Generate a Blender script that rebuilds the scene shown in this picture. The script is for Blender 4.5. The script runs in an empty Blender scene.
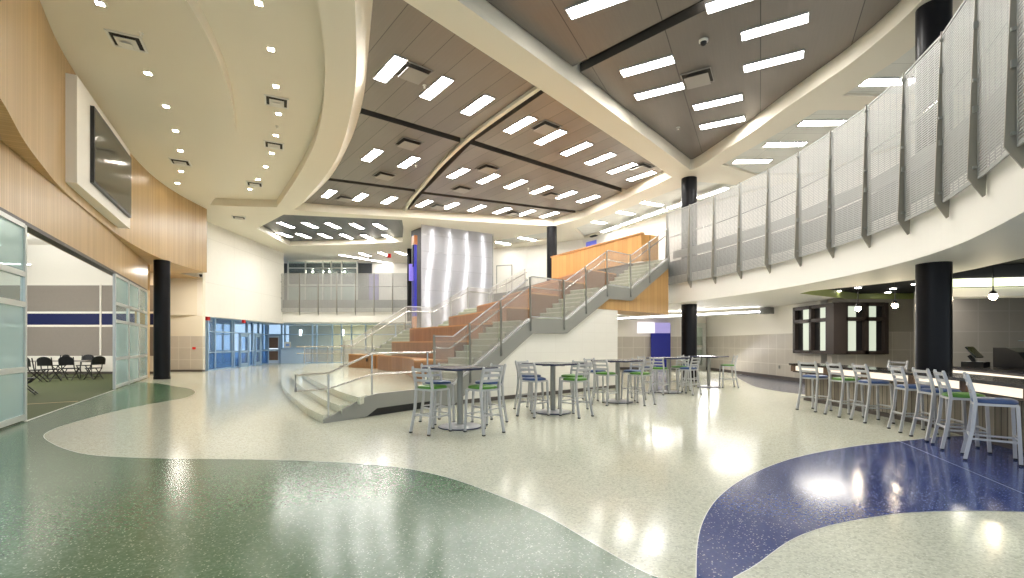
import bpy, bmesh, math, random
from math import sin, cos, pi, radians, hypot, atan2
from mathutils import Vector, Matrix
from mathutils.geometry import tessellate_polygon
random.seed(7)
COL = bpy.context.scene.collection
SC = bpy.context.scene
# ---------------------------------------------------------------- survey helpers (camera = surveyor's station at 0,0,H)
F, HZ, H = 480.0, 344.0, 1.44
HB = 7.90            # underside of the ceiling beams
def at(px, py, z):
    Y = (z - H) * F / (HZ - py)
    return ((px - 512) * Y / F, Y, z)
def G(px, py):
    return at(px, py, 0.0)
def G2(px, py): return G(px, py)[:2]
def A2(px, py, z=HB): return at(px, py, z)[:2]

# ---------------------------------------------------------------- materials
MATS = {}
def _nt(name):
    m = bpy.data.materials.new(name); m.use_nodes = True
    nt = m.node_tree
    b = nt.nodes['Principled BSDF']
    return m, nt, b
def N(nt, t, **kw):
    n = nt.nodes.new(t)
    for k, v in kw.items():
        if k.startswith('i_'):
            n.inputs[int(k[2:])].default_value = v
        else:
            setattr(n, k, v)
    return n
def mix(nt, fac, a, b):
    n = nt.nodes.new('ShaderNodeMix'); n.data_type = 'RGBA'
    for sock, val in ((n.inputs[0], fac), (n.inputs[6], a), (n.inputs[7], b)):
        if hasattr(val, 'links'): nt.links.new(val, sock)
        else:
            sock.default_value = val if not isinstance(val, (tuple, list)) else (*val[:3], 1)
    return n.outputs[2]
def math_(nt, op, a, b=0.0, c=0.0):
    n = nt.nodes.new('ShaderNodeMath'); n.operation = op
    for i, v in enumerate((a, b, c)):
        if hasattr(v, 'links'): nt.links.new(v, n.inputs[i])
        else: n.inputs[i].default_value = v
    return n.outputs[0]
def pos(nt): return nt.nodes.new('ShaderNodeNewGeometry').outputs['Position']
def objc(nt): return nt.nodes.new('ShaderNodeTexCoord').outputs['Object']
def dot(nt, v, d):
    n = nt.nodes.new('ShaderNodeVectorMath'); n.operation = 'DOT_PRODUCT'
    nt.links.new(v, n.inputs[0]); n.inputs[1].default_value = d
    return n.outputs['Value']
def plain(name, c, rough=0.5, metal=0.0, var=0.06, scale=3.0, emit=None, spec=0.5, coat=0.0):
    m, nt, b = _nt(name)
    tx = N(nt, 'ShaderNodeTexNoise'); tx.inputs['Scale'].default_value = scale; tx.inputs['Detail'].default_value = 3
    nt.links.new(objc(nt), tx.inputs['Vector'])
    lo = tuple(x * (1 - var) for x in c); hi = tuple(min(1, x * (1 + var)) for x in c)
    nt.links.new(mix(nt, tx.outputs[0], lo, hi), b.inputs['Base Color'])
    b.inputs['Roughness'].default_value = rough; b.inputs['Metallic'].default_value = metal
    b.inputs['Specular IOR Level'].default_value = spec
    b.inputs['Coat Weight'].default_value = coat
    if emit:
        b.inputs['Emission Color'].default_value = (*emit[:3], 1); b.inputs['Emission Strength'].default_value = emit[3]
    MATS[name] = m; return m
def planks(name, c1, c2, d, width, rough=0.4, groove=0.06, dark=0.45, grain=(0, 0, 1), metal=0.0, second=None):
    """boards of `width` counted along direction d, with thin joints and fine grain along `grain`"""
    m, nt, b = _nt(name)
    p = pos(nt)
    k = math_(nt, 'DIVIDE', dot(nt, p, d), width)
    wn = N(nt, 'ShaderNodeTexWhiteNoise', noise_dimensions='1D')
    nt.links.new(math_(nt, 'FLOOR', k), wn.inputs['W'])
    # grain noise
    cx = N(nt, 'ShaderNodeCombineXYZ')
    nt.links.new(math_(nt, 'MULTIPLY', dot(nt, p, d), 22.0), cx.inputs[0])
    nt.links.new(math_(nt, 'MULTIPLY', dot(nt, p, grain), 0.9), cx.inputs[1])
    tx = N(nt, 'ShaderNodeTexNoise'); tx.inputs['Scale'].default_value = 1.0; tx.inputs['Detail'].default_value = 4
    nt.links.new(cx.outputs[0], tx.inputs['Vector'])
    f = math_(nt, 'ADD', math_(nt, 'MULTIPLY', wn.outputs['Value'], 0.55), math_(nt, 'MULTIPLY', tx.outputs[0], 0.45))
    base = mix(nt, f, c1, c2)
    fr = math_(nt, 'FRACT', k)
    g = math_(nt, 'LESS_THAN', fr, groove)
    if second:
        k2 = math_(nt, 'DIVIDE', dot(nt, p, second[0]), second[1])
        g = math_(nt, 'MAXIMUM', g, math_(nt, 'LESS_THAN', math_(nt, 'FRACT', k2), second[2]))
    nt.links.new(mix(nt, g, base, tuple(x * dark for x in c1)), b.inputs['Base Color'])
    b.inputs['Roughness'].default_value = rough; b.inputs['Metallic'].default_value = metal
    MATS[name] = m; return m
def tiles(name, c1, c2, mortar, d, w, h, rough=0.35, msize=0.015):
    m, nt, b = _nt(name)
    p = pos(nt)
    cx = N(nt, 'ShaderNodeCombineXYZ')
    nt.links.new(dot(nt, p, d), cx.inputs[0]); nt.links.new(dot(nt, p, (0, 0, 1)), cx.inputs[1])
    br = N(nt, 'ShaderNodeTexBrick'); br.offset = 0.0; br.squash = 1.0
    br.inputs['Scale'].default_value = 1.0; br.inputs['Mortar Size'].default_value = msize
    br.inputs['Brick Width'].default_value = w; br.inputs['Row Height'].default_value = h
    br.inputs['Color1'].default_value = (*c1, 1); br.inputs['Color2'].default_value = (*c2, 1); br.inputs['Mortar'].default_value = (*mortar, 1)
    nt.links.new(cx.outputs[0], br.inputs['Vector'])
    tx = N(nt, 'ShaderNodeTexNoise'); tx.inputs['Scale'].default_value = 5; nt.links.new(p, tx.inputs['Vector'])
    nt.links.new(mix(nt, math_(nt, 'MULTIPLY', tx.outputs[0], 0.35), br.outputs['Color'], mortar), b.inputs['Base Color'])
    b.inputs['Roughness'].default_value = rough
    MATS[name] = m; return m
def terrazzo(name, base, chips, rough=0.1, scale=60, amount=0.55):
    m, nt, b = _nt(name)
    p = pos(nt)
    v = N(nt, 'ShaderNodeTexVoronoi'); v.inputs['Scale'].default_value = scale; nt.links.new(p, v.inputs['Vector'])
    sep = N(nt, 'ShaderNodeSeparateColor'); nt.links.new(v.outputs['Color'], sep.inputs[0])
    v2 = N(nt, 'ShaderNodeTexVoronoi'); v2.inputs['Scale'].default_value = scale * 1.3; nt.links.new(p, v2.inputs['Vector'])
    sep2 = N(nt, 'ShaderNodeSeparateColor'); nt.links.new(v2.outputs['Color'], sep2.inputs[0])
    f = math_(nt, 'MULTIPLY', math_(nt, 'POWER', sep.outputs[0], 2.0), amount)
    c = mix(nt, f, base, chips[0])
    g = math_(nt, 'MULTIPLY', math_(nt, 'GREATER_THAN', sep2.outputs[1], 0.88), math_(nt, 'LESS_THAN', v2.outputs['Distance'], 0.42))
    c = mix(nt, g, c, chips[1])
    big = N(nt, 'ShaderNodeTexNoise'); big.inputs['Scale'].default_value = 0.6; nt.links.new(p, big.inputs['Vector'])
    c = mix(nt, math_(nt, 'MULTIPLY', big.outputs[0], 0.22), c, tuple(x * 0.75 for x in base))
    nt.links.new(c, b.inputs['Base Color'])
    b.inputs['Roughness'].default_value = rough
    b.inputs['Specular IOR Level'].default_value = 0.5
    MATS[name] = m; return m
def glassy(name, tint, transp, rough=0.1, diff=(0.8, 0.85, 0.85)):
    """thin sheet: part clear, part surface"""
    m = bpy.data.materials.new(name); m.use_nodes = True
    nt = m.node_tree; nt.nodes.clear()
    out = nt.nodes.new('ShaderNodeOutputMaterial')
    tr = nt.nodes.new('ShaderNodeBsdfTransparent'); tr.inputs[0].default_value = (*tint, 1)
    pb = nt.nodes.new('ShaderNodeBsdfPrincipled'); pb.inputs['Roughness'].default_value = rough
    nz = N(nt, 'ShaderNodeTexNoise'); nz.inputs['Scale'].default_value = 2.0; nt.links.new(pos(nt), nz.inputs['Vector'])
    nt.links.new(mix(nt, nz.outputs[0], tuple(x * 0.93 for x in diff), diff), pb.inputs['Base Color'])
    mx = nt.nodes.new('ShaderNodeMixShader'); mx.inputs[0].default_value = 1 - transp
    nt.links.new(tr.outputs[0], mx.inputs[1]); nt.links.new(pb.outputs[0], mx.inputs[2]); nt.links.new(mx.outputs[0], out.inputs[0])
    MATS[name] = m; return m
def glow(name, c, s):
    m = plain(name, (0.22, 0.22, 0.22), 0.4, emit=(*c, s)); return m

U = (0.739, 0.674); V = (-0.674, 0.739)
cream = plain('cream_paint', (0.79, 0.735, 0.61), 0.55, var=0.02, scale=0.5)
white = plain('white_paint', (0.86, 0.83, 0.765), 0.55, var=0.02, scale=0.5)
whiteblock = tiles('white_painted_block', (0.86, 0.83, 0.75), (0.85, 0.82, 0.74), (0.80, 0.76, 0.68), (*U, 0), 0.6, 0.3, 0.45, 0.006)
terr = terrazzo('cream_terrazzo', (0.72, 0.725, 0.585), [(0.30, 0.30, 0.22), (0.88, 0.87, 0.77)], 0.13)
tgreen = terrazzo('green_terrazzo', (0.062, 0.142, 0.066), [(0.18, 0.27, 0.18), (0.40, 0.52, 0.37)], 0.19)
tblue = terrazzo('blue_terrazzo', (0.022, 0.045, 0.20), [(0.05, 0.09, 0.28), (0.50, 0.56, 0.68)], 0.13)
tslate = terrazzo('slate_terrazzo', (0.10, 0.11, 0.16), [(0.16, 0.17, 0.22), (0.4, 0.4, 0.45)], 0.16)
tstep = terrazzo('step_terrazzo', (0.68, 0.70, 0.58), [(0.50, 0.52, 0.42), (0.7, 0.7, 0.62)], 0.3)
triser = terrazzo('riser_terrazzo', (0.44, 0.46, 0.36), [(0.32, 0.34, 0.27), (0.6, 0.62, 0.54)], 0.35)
strip = plain('divider_metal', (0.75, 0.75, 0.72), 0.3, 0.6)
wood_l = planks('maple_veneer', (0.40, 0.25, 0.095), (0.57, 0.385, 0.175), (-0.46, 0.89, 0), 0.105, 0.33, 0.14, 0.88)
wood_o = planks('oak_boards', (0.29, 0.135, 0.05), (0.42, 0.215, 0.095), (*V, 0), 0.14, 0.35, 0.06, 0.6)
wood_p = planks('pine_partition_boards', (0.56, 0.28, 0.075), (0.70, 0.40, 0.14), (0.51, -0.86, 0), 0.26, 0.4, 0.04, 0.7)
wood_s = planks('maple_stair_cladding', (0.50, 0.28, 0.095), (0.60, 0.36, 0.14), (*U, 0), 0.22, 0.4, 0.05, 0.75)
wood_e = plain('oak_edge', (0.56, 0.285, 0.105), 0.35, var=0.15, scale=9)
tile_b = tiles('grey_wall_tile_a', (0.50, 0.46, 0.40), (0.57, 0.525, 0.455), (0.68, 0.64, 0.57), (1, 0, 0), 0.62, 0.62)
tile_s = tiles('grey_wall_tile_b', (0.50, 0.46, 0.40), (0.57, 0.525, 0.455), (0.68, 0.64, 0.57), (0, 1, 0), 0.62, 0.62)
AX1 = (0.62, -0.785)     # lamp axis of the large tray
AX2 = (0.87, -0.49)
pan1 = planks('taupe_ceiling_planks', (0.185, 0.16, 0.14), (0.285, 0.245, 0.21), (0.785, 0.62, 0), 0.62, 0.38, 0.022, 0.35, (0.62, -0.785, 0), 0.3)
pan2 = planks('taupe_ceiling_sheets', (0.17, 0.15, 0.135), (0.25, 0.215, 0.19), (0.89, -0.46, 0), 1.85, 0.38, 0.010, 0.3, (0.46, 0.89, 0), 0.3)
pan3 = planks('grey_ceiling_sheets', (0.11, 0.115, 0.115), (0.15, 0.152, 0.15), (1, 0.1, 0), 0.9, 0.4, 0.02, 0.4, (0, 1, 0), 0.3)
panedge = plain('panel_edge_dark', (0.085, 0.075, 0.065), 0.6)
plenum = plain('plenum_dark', (0.05, 0.045, 0.04), 0.9)
actile = planks('acoustic_tile', (0.66, 0.66, 0.60), (0.72, 0.72, 0.66), (0, 1, 0), 0.62, 0.6, 0.03, 0.75, (1, 0, 0), second=((1, 0, 0), 1.22, 0.012))
black = plain('black_column_paint', (0.010, 0.010, 0.012), 0.3, 0.0, spec=0.15)
blackm = plain('black_plastic', (0.012, 0.012, 0.013), 0.4)
silver = plain('silver_powder_coat', (0.54, 0.54, 0.55), 0.38, 0.35, var=0.03)
steel = plain('grey_steel_paint', (0.32, 0.32, 0.29), 0.45, 0.25, var=0.03)
steel_d = plain('dark_grey_steel', (0.17, 0.17, 0.16), 0.45, 0.3, var=0.03)
stain = plain('stainless_tube', (0.55, 0.54, 0.51), 0.22, 0.85, var=0.02)
fin = plain('warm_grey_fin', (0.33, 0.31, 0.26), 0.45, 0.3, var=0.02)
wire = plain('pale_mesh_wire', (0.40, 0.40, 0.385), 0.5, 0.2, var=0.02)
alum = plain('aluminium_frame', (0.62, 0.63, 0.60), 0.35, 0.5, var=0.02)
ablue = plain('blue_grey_frame', (0.36, 0.50, 0.66), 0.35, 0.3, var=0.02)  # blue tint of the entrance daylight put into the frame colour
navy = plain('navy_laminate', (0.025, 0.03, 0.075), 0.3)
tabletop = plain('charcoal_laminate', (0.10, 0.105, 0.12), 0.22)
seat_b = plain('blue_vinyl', (0.035, 0.078, 0.21), 0.38)
seat_g = plain('green_vinyl', (0.075, 0.235, 0.022), 0.38)
vented = plain('vent_white', (0.78, 0.76, 0.70), 0.5)
ventd = plain('vent_slot_dark', (0.04, 0.035, 0.03), 0.8)
ventg = plain('vent_grey', (0.36, 0.33, 0.30), 0.5)
lampm = glow('lamp_diffuser', (1.0, 0.97, 0.92), 36.0)
downm = glow('downlight_lens', (1.0, 0.93, 0.80), 110.0)
stripm = glow('strip_lens', (1.0, 0.98, 0.97), 14.0)
bulbm = glow('halogen_bulb', (1.0, 0.80, 0.55), 60.0)
barglow = glow('backlit_panel', (1.0, 0.86, 0.66), 0.85)
coveglow = glow('cove_lens', (0.93, 1.0, 0.62), 1.6)
purpleglow = glow('violet_sign_light', (0.50, 0.42, 1.0), 0.4)
sgnglow = glow('white_sign_light', (1.0, 0.90, 0.94), 0.75)
screen = plain('screen_glass', (0.015, 0.013, 0.012), 0.12, spec=0.6)
bluescreen = glow('blue_screen', (0.03, 0.07, 0.75), 0.5)
frost = glassy('frosted_glass', (0.80, 0.90, 0.90), 0.42, 0.18, (0.50, 0.64, 0.63))
clear = glassy('clear_glass', (0.90, 0.96, 0.95), 0.90, 0.03, (0.7, 0.75, 0.75))
guardg = glassy('guard_mesh_glass', (0.95, 0.945, 0.94), 0.80, 0.25, (0.58, 0.54, 0.51))
carpet = plain('green_carpet', (0.062, 0.08, 0.026), 0.9, var=0.25, scale=14)
gymgrey = plain('grey_wall_pad', (0.27, 0.24, 0.215), 0.8, var=0.06, scale=8)
bluepad = plain('blue_wall_pad', (0.004, 0.011, 0.085), 0.6)
blueboard = plain('blue_board', (0.01, 0.02, 0.33), 0.45)
redm = plain('red_plastic', (0.75, 0.02, 0.02), 0.4)
orange = plain('orange_wood', (0.42, 0.13, 0.02), 0.4)
base_dk = plain('dark_baseboard', (0.09, 0.075, 0.065), 0.5)
taupe = plain('taupe_wall', (0.45, 0.42, 0.33), 0.6)
servwall = plain('servery_wall', (0.15, 0.14, 0.125), 0.6)
bronze = plain('dark_bronze', (0.055, 0.042, 0.036), 0.4, 0.3)
slatw = planks('counter_front_slats', (0.10, 0.08, 0.06), (0.50, 0.44, 0.36), (0.25, 0.97, 0), 0.13, 0.3, 0.12, 0.3, metal=0.4)
ctop = plain('counter_stone', (0.035, 0.032, 0.03), 0.14)
brown = plain('brown_block', (0.13, 0.075, 0.045), 0.5)
blackceil = plain('black_ceiling', (0.012, 0.012, 0.012), 0.8)
greenlit = plain('green_lit_face', (0.40, 0.46, 0.16), 0.5)  # green glow round the black ceiling, put into the recess face colour
sheetm = plain('ribbed_metal', (0.50, 0.49, 0.52), 0.38, 0.9, var=0.03, scale=20)
_nt2 = sheetm.node_tree; _b2 = _nt2.nodes['Principled BSDF']; _tg = _nt2.nodes.new('ShaderNodeTangent'); _tg.direction_type = 'RADIAL'; _tg.axis = 'Z'
_b2.inputs['Anisotropic'].default_value = 0.92; _b2.inputs['Anisotropic Rotation'].default_value = 0.0; _nt2.links.new(_tg.outputs[0], _b2.inputs['Tangent'])

streakm = glow('streak_tube_glow', (1.0, 0.99, 1.0), 6.0)  # glow for added tubes that imitate reflected lamp streaks
def _perf():
    m = bpy.data.materials.new('perforated_metal'); m.use_nodes = True; nt = m.node_tree; b = nt.nodes['Principled BSDF']; out = nt.nodes['Material Output']
    nz = N(nt, 'ShaderNodeTexNoise'); nz.inputs['Scale'].default_value = 3; nt.links.new(pos(nt), nz.inputs['Vector'])
    nt.links.new(mix(nt, nz.outputs[0], (0.36, 0.355, 0.37), (0.42, 0.415, 0.43)), b.inputs['Base Color']); b.inputs['Metallic'].default_value = 0.6; b.inputs['Roughness'].default_value = 0.45
    rf = nt.nodes.new('ShaderNodeBsdfTranslucent'); rf.inputs['Color'].default_value = (0.9, 0.9, 0.92, 1)
    mx = nt.nodes.new('ShaderNodeMixShader'); mx.inputs[0].default_value = 0.5  # half translucent so the added tubes glow through the sheet
    nt.links.new(b.outputs[0], mx.inputs[1]); nt.links.new(rf.outputs[0], mx.inputs[2]); nt.links.new(mx.outputs[0], out.inputs[0]); return m
perf = _perf()
# ---------------------------------------------------------------- mesh builder
class MB:
    def __init__(s): s.v = []; s.f = []; s.m = []; s.sm = []
    def add(s, vs, fs, mi=0, smooth=False):
        o = len(s.v); s.v += [tuple(x) for x in vs]
        for f in fs:
            s.f.append([i + o for i in f]); s.m.append(mi); s.sm.append(smooth)
        return s
    def box(s, c, d, rz=0.0, mi=0):
        cx, cy, cz = c; hx, hy, hz = d[0] / 2, d[1] / 2, d[2] / 2
        co, si = cos(rz), sin(rz); vs = []
        for z in (-hz, hz):
            for x, y in ((-hx, -hy), (hx, -hy), (hx, hy), (-hx, hy)):
                vs.append((cx + x * co - y * si, cy + x * si + y * co, cz + z))
        return s.add(vs, [(3, 2, 1, 0), (4, 5, 6, 7), (0, 1, 5, 4), (1, 2, 6, 5), (2, 3, 7, 6), (3, 0, 4, 7)], mi)
    def bar(s, p, q, w, h, mi=0, up=(0, 0, 1)):
        """rectangular bar p->q; w across, h along `up`"""
        p = Vector(p); q = Vector(q); t = (q - p).normalized(); up = Vector(up)
        if abs(t.dot(up)) > 0.97: up = Vector((0, 1, 0)) if abs(t.y) < 0.9 else Vector((1, 0, 0))
        a = t.cross(up).normalized(); b = a.cross(t).normalized(); vs = []
        for e in (p, q):
            for x, y in ((-1, -1), (1, -1), (1, 1), (-1, 1)):
                vs.append(e + a * (x * w / 2) + b * (y * h / 2))
        return s.add(vs, [(3, 2, 1, 0), (4, 5, 6, 7), (0, 1, 5, 4), (1, 2, 6, 5), (2, 3, 7, 6), (3, 0, 4, 7)], mi)
    def tube(s, pts, r, n=8, mi=0):
        pts = [Vector(p) for p in pts]; rings = []
        for i, p in enumerate(pts):
            t = ((pts[min(i + 1, len(pts) - 1)] - pts[max(i - 1, 0)])).normalized()
            up = Vector((0, 0, 1)) if abs(t.z) < 0.9 else Vector((0, 1, 0))
            a = t.cross(up).normalized(); b = a.cross(t)
            rr = r[i] if isinstance(r, (list, tuple)) else r
            rings.append([p + a * (rr * cos(2 * pi * k / n)) + b * (rr * sin(2 * pi * k / n)) for k in range(n)])
        vs = [v for R in rings for v in R]; fs = []
        for i in range(len(pts) - 1):
            for k in range(n):
                fs.append((i * n + k, i * n + (k + 1) % n, (i + 1) * n + (k + 1) % n, (i + 1) * n + k))
        s.add(vs, fs, mi, True)
        o = len(s.v) - len(vs)
        s.f.append([o + k for k in range(n)][::-1]); s.m.append(mi); s.sm.append(False)
        s.f.append([o + (len(pts) - 1) * n + k for k in range(n)]); s.m.append(mi); s.sm.append(False)
        return s
    def lathe(s, prof, c=(0, 0, 0), n=24, mi=0):
        vs = []; fs = []
        for r, z in prof:
            for k in range(n): vs.append((c[0] + r * cos(2 * pi * k / n), c[1] + r * sin(2 * pi * k / n), c[2] + z))
        for i in range(len(prof) - 1):
            for k in range(n): fs.append((i * n + k, i * n + (k + 1) % n, (i + 1) * n + (k + 1) % n, (i + 1) * n + k))
        s.add(vs, fs, mi, True); o = len(s.v) - len(vs)
        s.f.append([o + k for k in range(n)][::-1]); s.m.append(mi); s.sm.append(False)
        s.f.append([o + (len(prof) - 1) * n + k for k in range(n)]); s.m.append(mi); s.sm.append(False)
        return s
    def flat(s, poly, z, mi=0):
        p3 = [Vector((p[0], p[1], 0)) for p in poly]
        tr = tessellate_polygon([p3])
        return s.add([(p[0], p[1], z) for p in poly], tr, mi)
    def prism(s, poly, z0, z1, mi=0, mi_side=None):
        n = len(poly); s.flat(poly, z0, mi); s.flat(poly, z1, mi)
        vs = [(p[0], p[1], z0) for p in poly] + [(p[0], p[1], z1) for p in poly]
        return s.add(vs, [(i, (i + 1) % n, n + (i + 1) % n, n + i) for i in range(n)], mi if mi_side is None else mi_side)
    def plate(s, poly, o, a, b, c, d0, d1, mi=0):
        """polygon in the plane o + x*a + y*b, thickened along c from d0 to d1"""
        o, a, b, c = Vector(o), Vector(a), Vector(b), Vector(c)
        tr = tessellate_polygon([[Vector((x, y, 0)) for x, y in poly]]); n = len(poly)
        v0 = [o + a * x + b * y + c * d0 for x, y in poly]; v1 = [o + a * x + b * y + c * d1 for x, y in poly]
        s.add(v0, tr, mi); s.add(v1, tr, mi)
        return s.add(v0 + v1, [(i, (i + 1) % n, n + (i + 1) % n, n + i) for i in range(n)], mi)
    def wallstrip(s, pts, z0, z1, mi=0, smooth=False):
        n = len(pts)
        vs = [(p[0], p[1], z0) for p in pts] + [(p[0], p[1], z1) for p in pts]
        return s.add(vs, [(i, i + 1, n + i + 1, n + i) for i in range(n - 1)], mi, smooth)
    def thickwall(s, pts, t, z0, z1, mi=0):
        off = offset(pts, t)
        return s.prism(list(pts) + off[::-1], z0, z1, mi)
    def build(s, name, mats, parent=None, weld=True, loc=None):
        me = bpy.data.meshes.new(name)
        if loc is not None:
            s.v = [(x - loc[0], y - loc[1], z - loc[2]) for x, y, z in s.v]
        me.from_pydata(s.v, [], s.f)
        mats = mats if isinstance(mats, (list, tuple)) else [mats]
        for m in mats: me.materials.append(m)
        me.polygons.foreach_set('material_index', s.m); me.polygons.foreach_set('use_smooth', s.sm)
        bm = bmesh.new(); bm.from_mesh(me)
        if weld: bmesh.ops.remove_doubles(bm, verts=bm.verts, dist=1e-5)
        bmesh.ops.recalc_face_normals(bm, faces=bm.faces)
        bm.to_mesh(me); bm.free()
        if any(s.sm): me.set_sharp_from_angle(angle=radians(40))
        o = bpy.data.objects.new(name, me); COL.objects.link(o)
        if loc is not None: o.location = loc
        if parent: o.parent = parent
        return o
def offset(pts, t):
    out = []
    for i, p in enumerate(pts):
        a = pts[max(i - 1, 0)]; b = pts[min(i + 1, len(pts) - 1)]
        dx, dy = b[0] - a[0], b[1] - a[1]; L = hypot(dx, dy) or 1
        out.append((p[0] - dy / L * t, p[1] + dx / L * t))
    return out
def catmull(pts, n=8):
    out = []
    for i in range(len(pts) - 1):
        p0 = pts[max(i - 1, 0)]; p1 = pts[i]; p2 = pts[i + 1]; p3 = pts[min(i + 2, len(pts) - 1)]
        for k in range(n):
            t = k / n
            out.append(tuple(0.5 * ((2 * b) + (-a + c) * t + (2 * a - 5 * b + 4 * c - d) * t * t + (-a + 3 * b - 3 * c + d) * t ** 3)
                             for a, b, c, d in zip(p0, p1, p2, p3)))
    out.append(tuple(pts[-1])); return out
def resample(pts, step):
    out = [pts[0]]; acc = 0
    for a, b in zip(pts, pts[1:]):
        L = hypot(b[0] - a[0], b[1] - a[1]); d = step - acc
        while d <= L:
            out.append((a[0] + (b[0] - a[0]) * d / L, a[1] + (b[1] - a[1]) * d / L)); d += step
        acc = (acc + L) % step if L < step - acc else (L - (d - step))
    return out
def clip(poly, p, q, keep, off=0.0):
    """part of poly on the `keep` (+1 left / -1 right) side of line p->q, line moved `off` into that side"""
    dx, dy = q[0] - p[0], q[1] - p[1]; L = hypot(dx, dy); nx, ny = -dy / L * keep, dx / L * keep
    f = lambda a: (a[0] - p[0]) * nx + (a[1] - p[1]) * ny - off
    out = []
    for i, a in enumerate(poly):
        b = poly[(i + 1) % len(poly)]; fa, fb = f(a), f(b)
        if fa >= 0: out.append(a)
        if fa * fb < 0:
            t = fa / (fa - fb); out.append((a[0] + (b[0] - a[0]) * t, a[1] + (b[1] - a[1]) * t))
    return out

def tag(o, label, cat, group=None):
    o['label'] = label; o['category'] = cat
    if group: o['group'] = group
    return o
def struct(o, label=None, cat=None):
    o['kind'] = 'structure'
    if label: o['label'] = label
    if cat: o['category'] = cat
    return o
def thing(name, label, cat, loc=(0, 0, 0), rz=0.0, group=None):
    o = bpy.data.objects.new(name, None); COL.objects.link(o)
    o.location = loc; o.rotation_euler = (0, 0, rz); o.empty_display_size = 0.2
    return tag(o, label, cat, group)
def dup(root, loc, rz, label, group=None):
    r = root.copy(); COL.objects.link(r); r.location = loc; r.rotation_euler = (0, 0, rz); r['label'] = label
    if group: r['group'] = group
    for ch in list(root.children):
        c = ch.copy(); COL.objects.link(c); c.parent = r
        for g in list(ch.children):
            d = g.copy(); COL.objects.link(d); d.parent = c
    return r
ORD = ['first', 'second', 'third', 'fourth', 'fifth', 'sixth', 'seventh', 'eighth', 'ninth', 'tenth', 'eleventh', 'twelfth', 'thirteenth']

# ================================================================ FLOOR
fl = MB()
fl.add([(-26, -3, 0), (24, -3, 0), (24, 46, 0), (-26, 46, 0)], [(0, 1, 2, 3)], 0)
gpx = [(658.6, 578), (636, 568), (592, 542.7), (544, 515), (496, 494.7), (451, 478.6), (400, 467.7), (340, 462.5), (273, 460), (210, 459), (156, 458.4),
       (97.6, 455.7), (70, 450.6), (51, 442.8), (43.7, 436.2), (51, 430.3), (70, 423.7), (117, 410.8), (156, 403), (183.6, 398.3), (195, 393.2), (191, 389), (176, 386.4), (160, 383.6)]
gc = [G2(*p) for p in catmull(gpx, 6)]
def LX(Y): return -8.57 - 0.5575 * (Y - 8.04)        # glass-wall line on plan
green = gc + [(LX(18.2) , 18.2), (LX(4.0), 4.0), (LX(0), 0), (-4, -2.5), (2.0, -2.5), (1.6, 1.6)]
fl.flat(green, 0.0015, 1)
def ribbon(mb, pts, w, z, mi):
    a = offset(pts, w / 2); b = offset(pts, -w / 2); n = len(pts)
    mb.add([(*p, z) for p in a] + [(*p, z) for p in b], [(i, i + 1, n + i + 1, n + i) for i in range(n - 1)], mi)
ribbon(fl, gc, 0.006, 0.0025, 4)
b1 = [(935.5, 437), (909, 440.4), (859, 445.8), (813, 453.6), (777, 463.5), (742, 479.5), (717, 499), (702.7, 522), (697, 547), (696, 578)]
b2 = [(733, 578), (756, 565), (791.5, 540), (830.6, 525.7), (873, 517.6), (909, 513), (962, 511), (1024, 512)]
c1 = [G2(*p) for p in catmull(b1, 6)]; c2 = [G2(*p) for p in catmull(b2, 6)]
fl.flat([(9.5, 8.2), (7.6, 7.6)] + c1 + [(1.05, 2.6), (1.1, 2.2), (1.3, 2.4)] + c2 + [(6.5, 4.0), (9.5, 3.6)], 0.0015, 2)
ribbon(fl, c1, 0.006, 0.0025, 4); ribbon(fl, c2, 0.006, 0.0025, 4)
s1 = [(735, 374.5), (738, 378), (744, 381.5), (755, 386.5), (772, 390.3), (800, 394)]
sc = [G2(*p) for p in catmull(s1, 5)]
fl.flat(sc + [(8.3, 13.6), (10.95, 14.5), (10.95, 22.6)], 0.0015, 3)
ribbon(fl, sc, 0.006, 0.0025, 4)
ribbon(fl, [(LX(8.9) + 0.02, 8.9), (LX(15.1) + 0.02, 15.1)], 0.05, 0.005, 4)
# thin straight saw-cut joints near the counter
for a, b in (((896, 440), (1024, 494)),):
    p, q = G2(*a), G2(*b); ribbon(fl, [p, q], 0.008, 0.003, 4)
struct(fl.build('floor', [terr, tgreen, tblue, tslate, strip], weld=False))

# ================================================================ CEILING (beam soffits with recessed trays)
REC = 0.42
def P(L, z=HB): return [A2(x, y, z) for x, y in L]
cove = P(catmull([(186, 0), (208, 38), (226, 80), (233.5, 113), (236, 145), (228, 178), (210, 205)], 5)) + P([(240, 206.5)]) \
     + P(catmull([(277, 207), (296, 179), (312.7, 148.6), (322, 115), (325, 82), (324.4, 54.7), (317.6, 0)], 5)) + [(-2.5, 5.4), (-5.2, 5.4)]
t1left = catmull([(355, 0), (356.4, 55), (354, 96), (344, 140), (329, 171), (301, 204), (293, 210)], 6)
tray1 = P(t1left) + P([(350, 214), (403, 217), (480, 222), (553, 226), (580, 219), (625, 199), (672, 177), (650, 162), (538, 88), (403, 0)]) + [(-2.75, 8.3)]
t2right = catmull([(690, 170), (700, 166), (748, 135), (785, 108.5), (821, 84), (855, 60), (900, 22), (922, 0)], 5)
tray2 = P([(457, 0), (582, 90)]) + P(t2right) + [(7.75, 7.2), (-2.2, 7.7)]
tray3 = P([(257, 228.5), (283.7, 214.6), (340, 217.3), (402, 220), (404, 231), (403, 242), (345, 244.5), (290.5, 246)])
rt1 = [(7.57, 17.3), (8.47, 13.25), (13.6, 13.3), (11.6, 18.3), (9.3, 18.35)]
rt2 = [(8.6, 12.5), (8.75, 10.9), (8.7, 9.6), (8.4, 8), (14.6, 8), (14, 12.65)]
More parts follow.
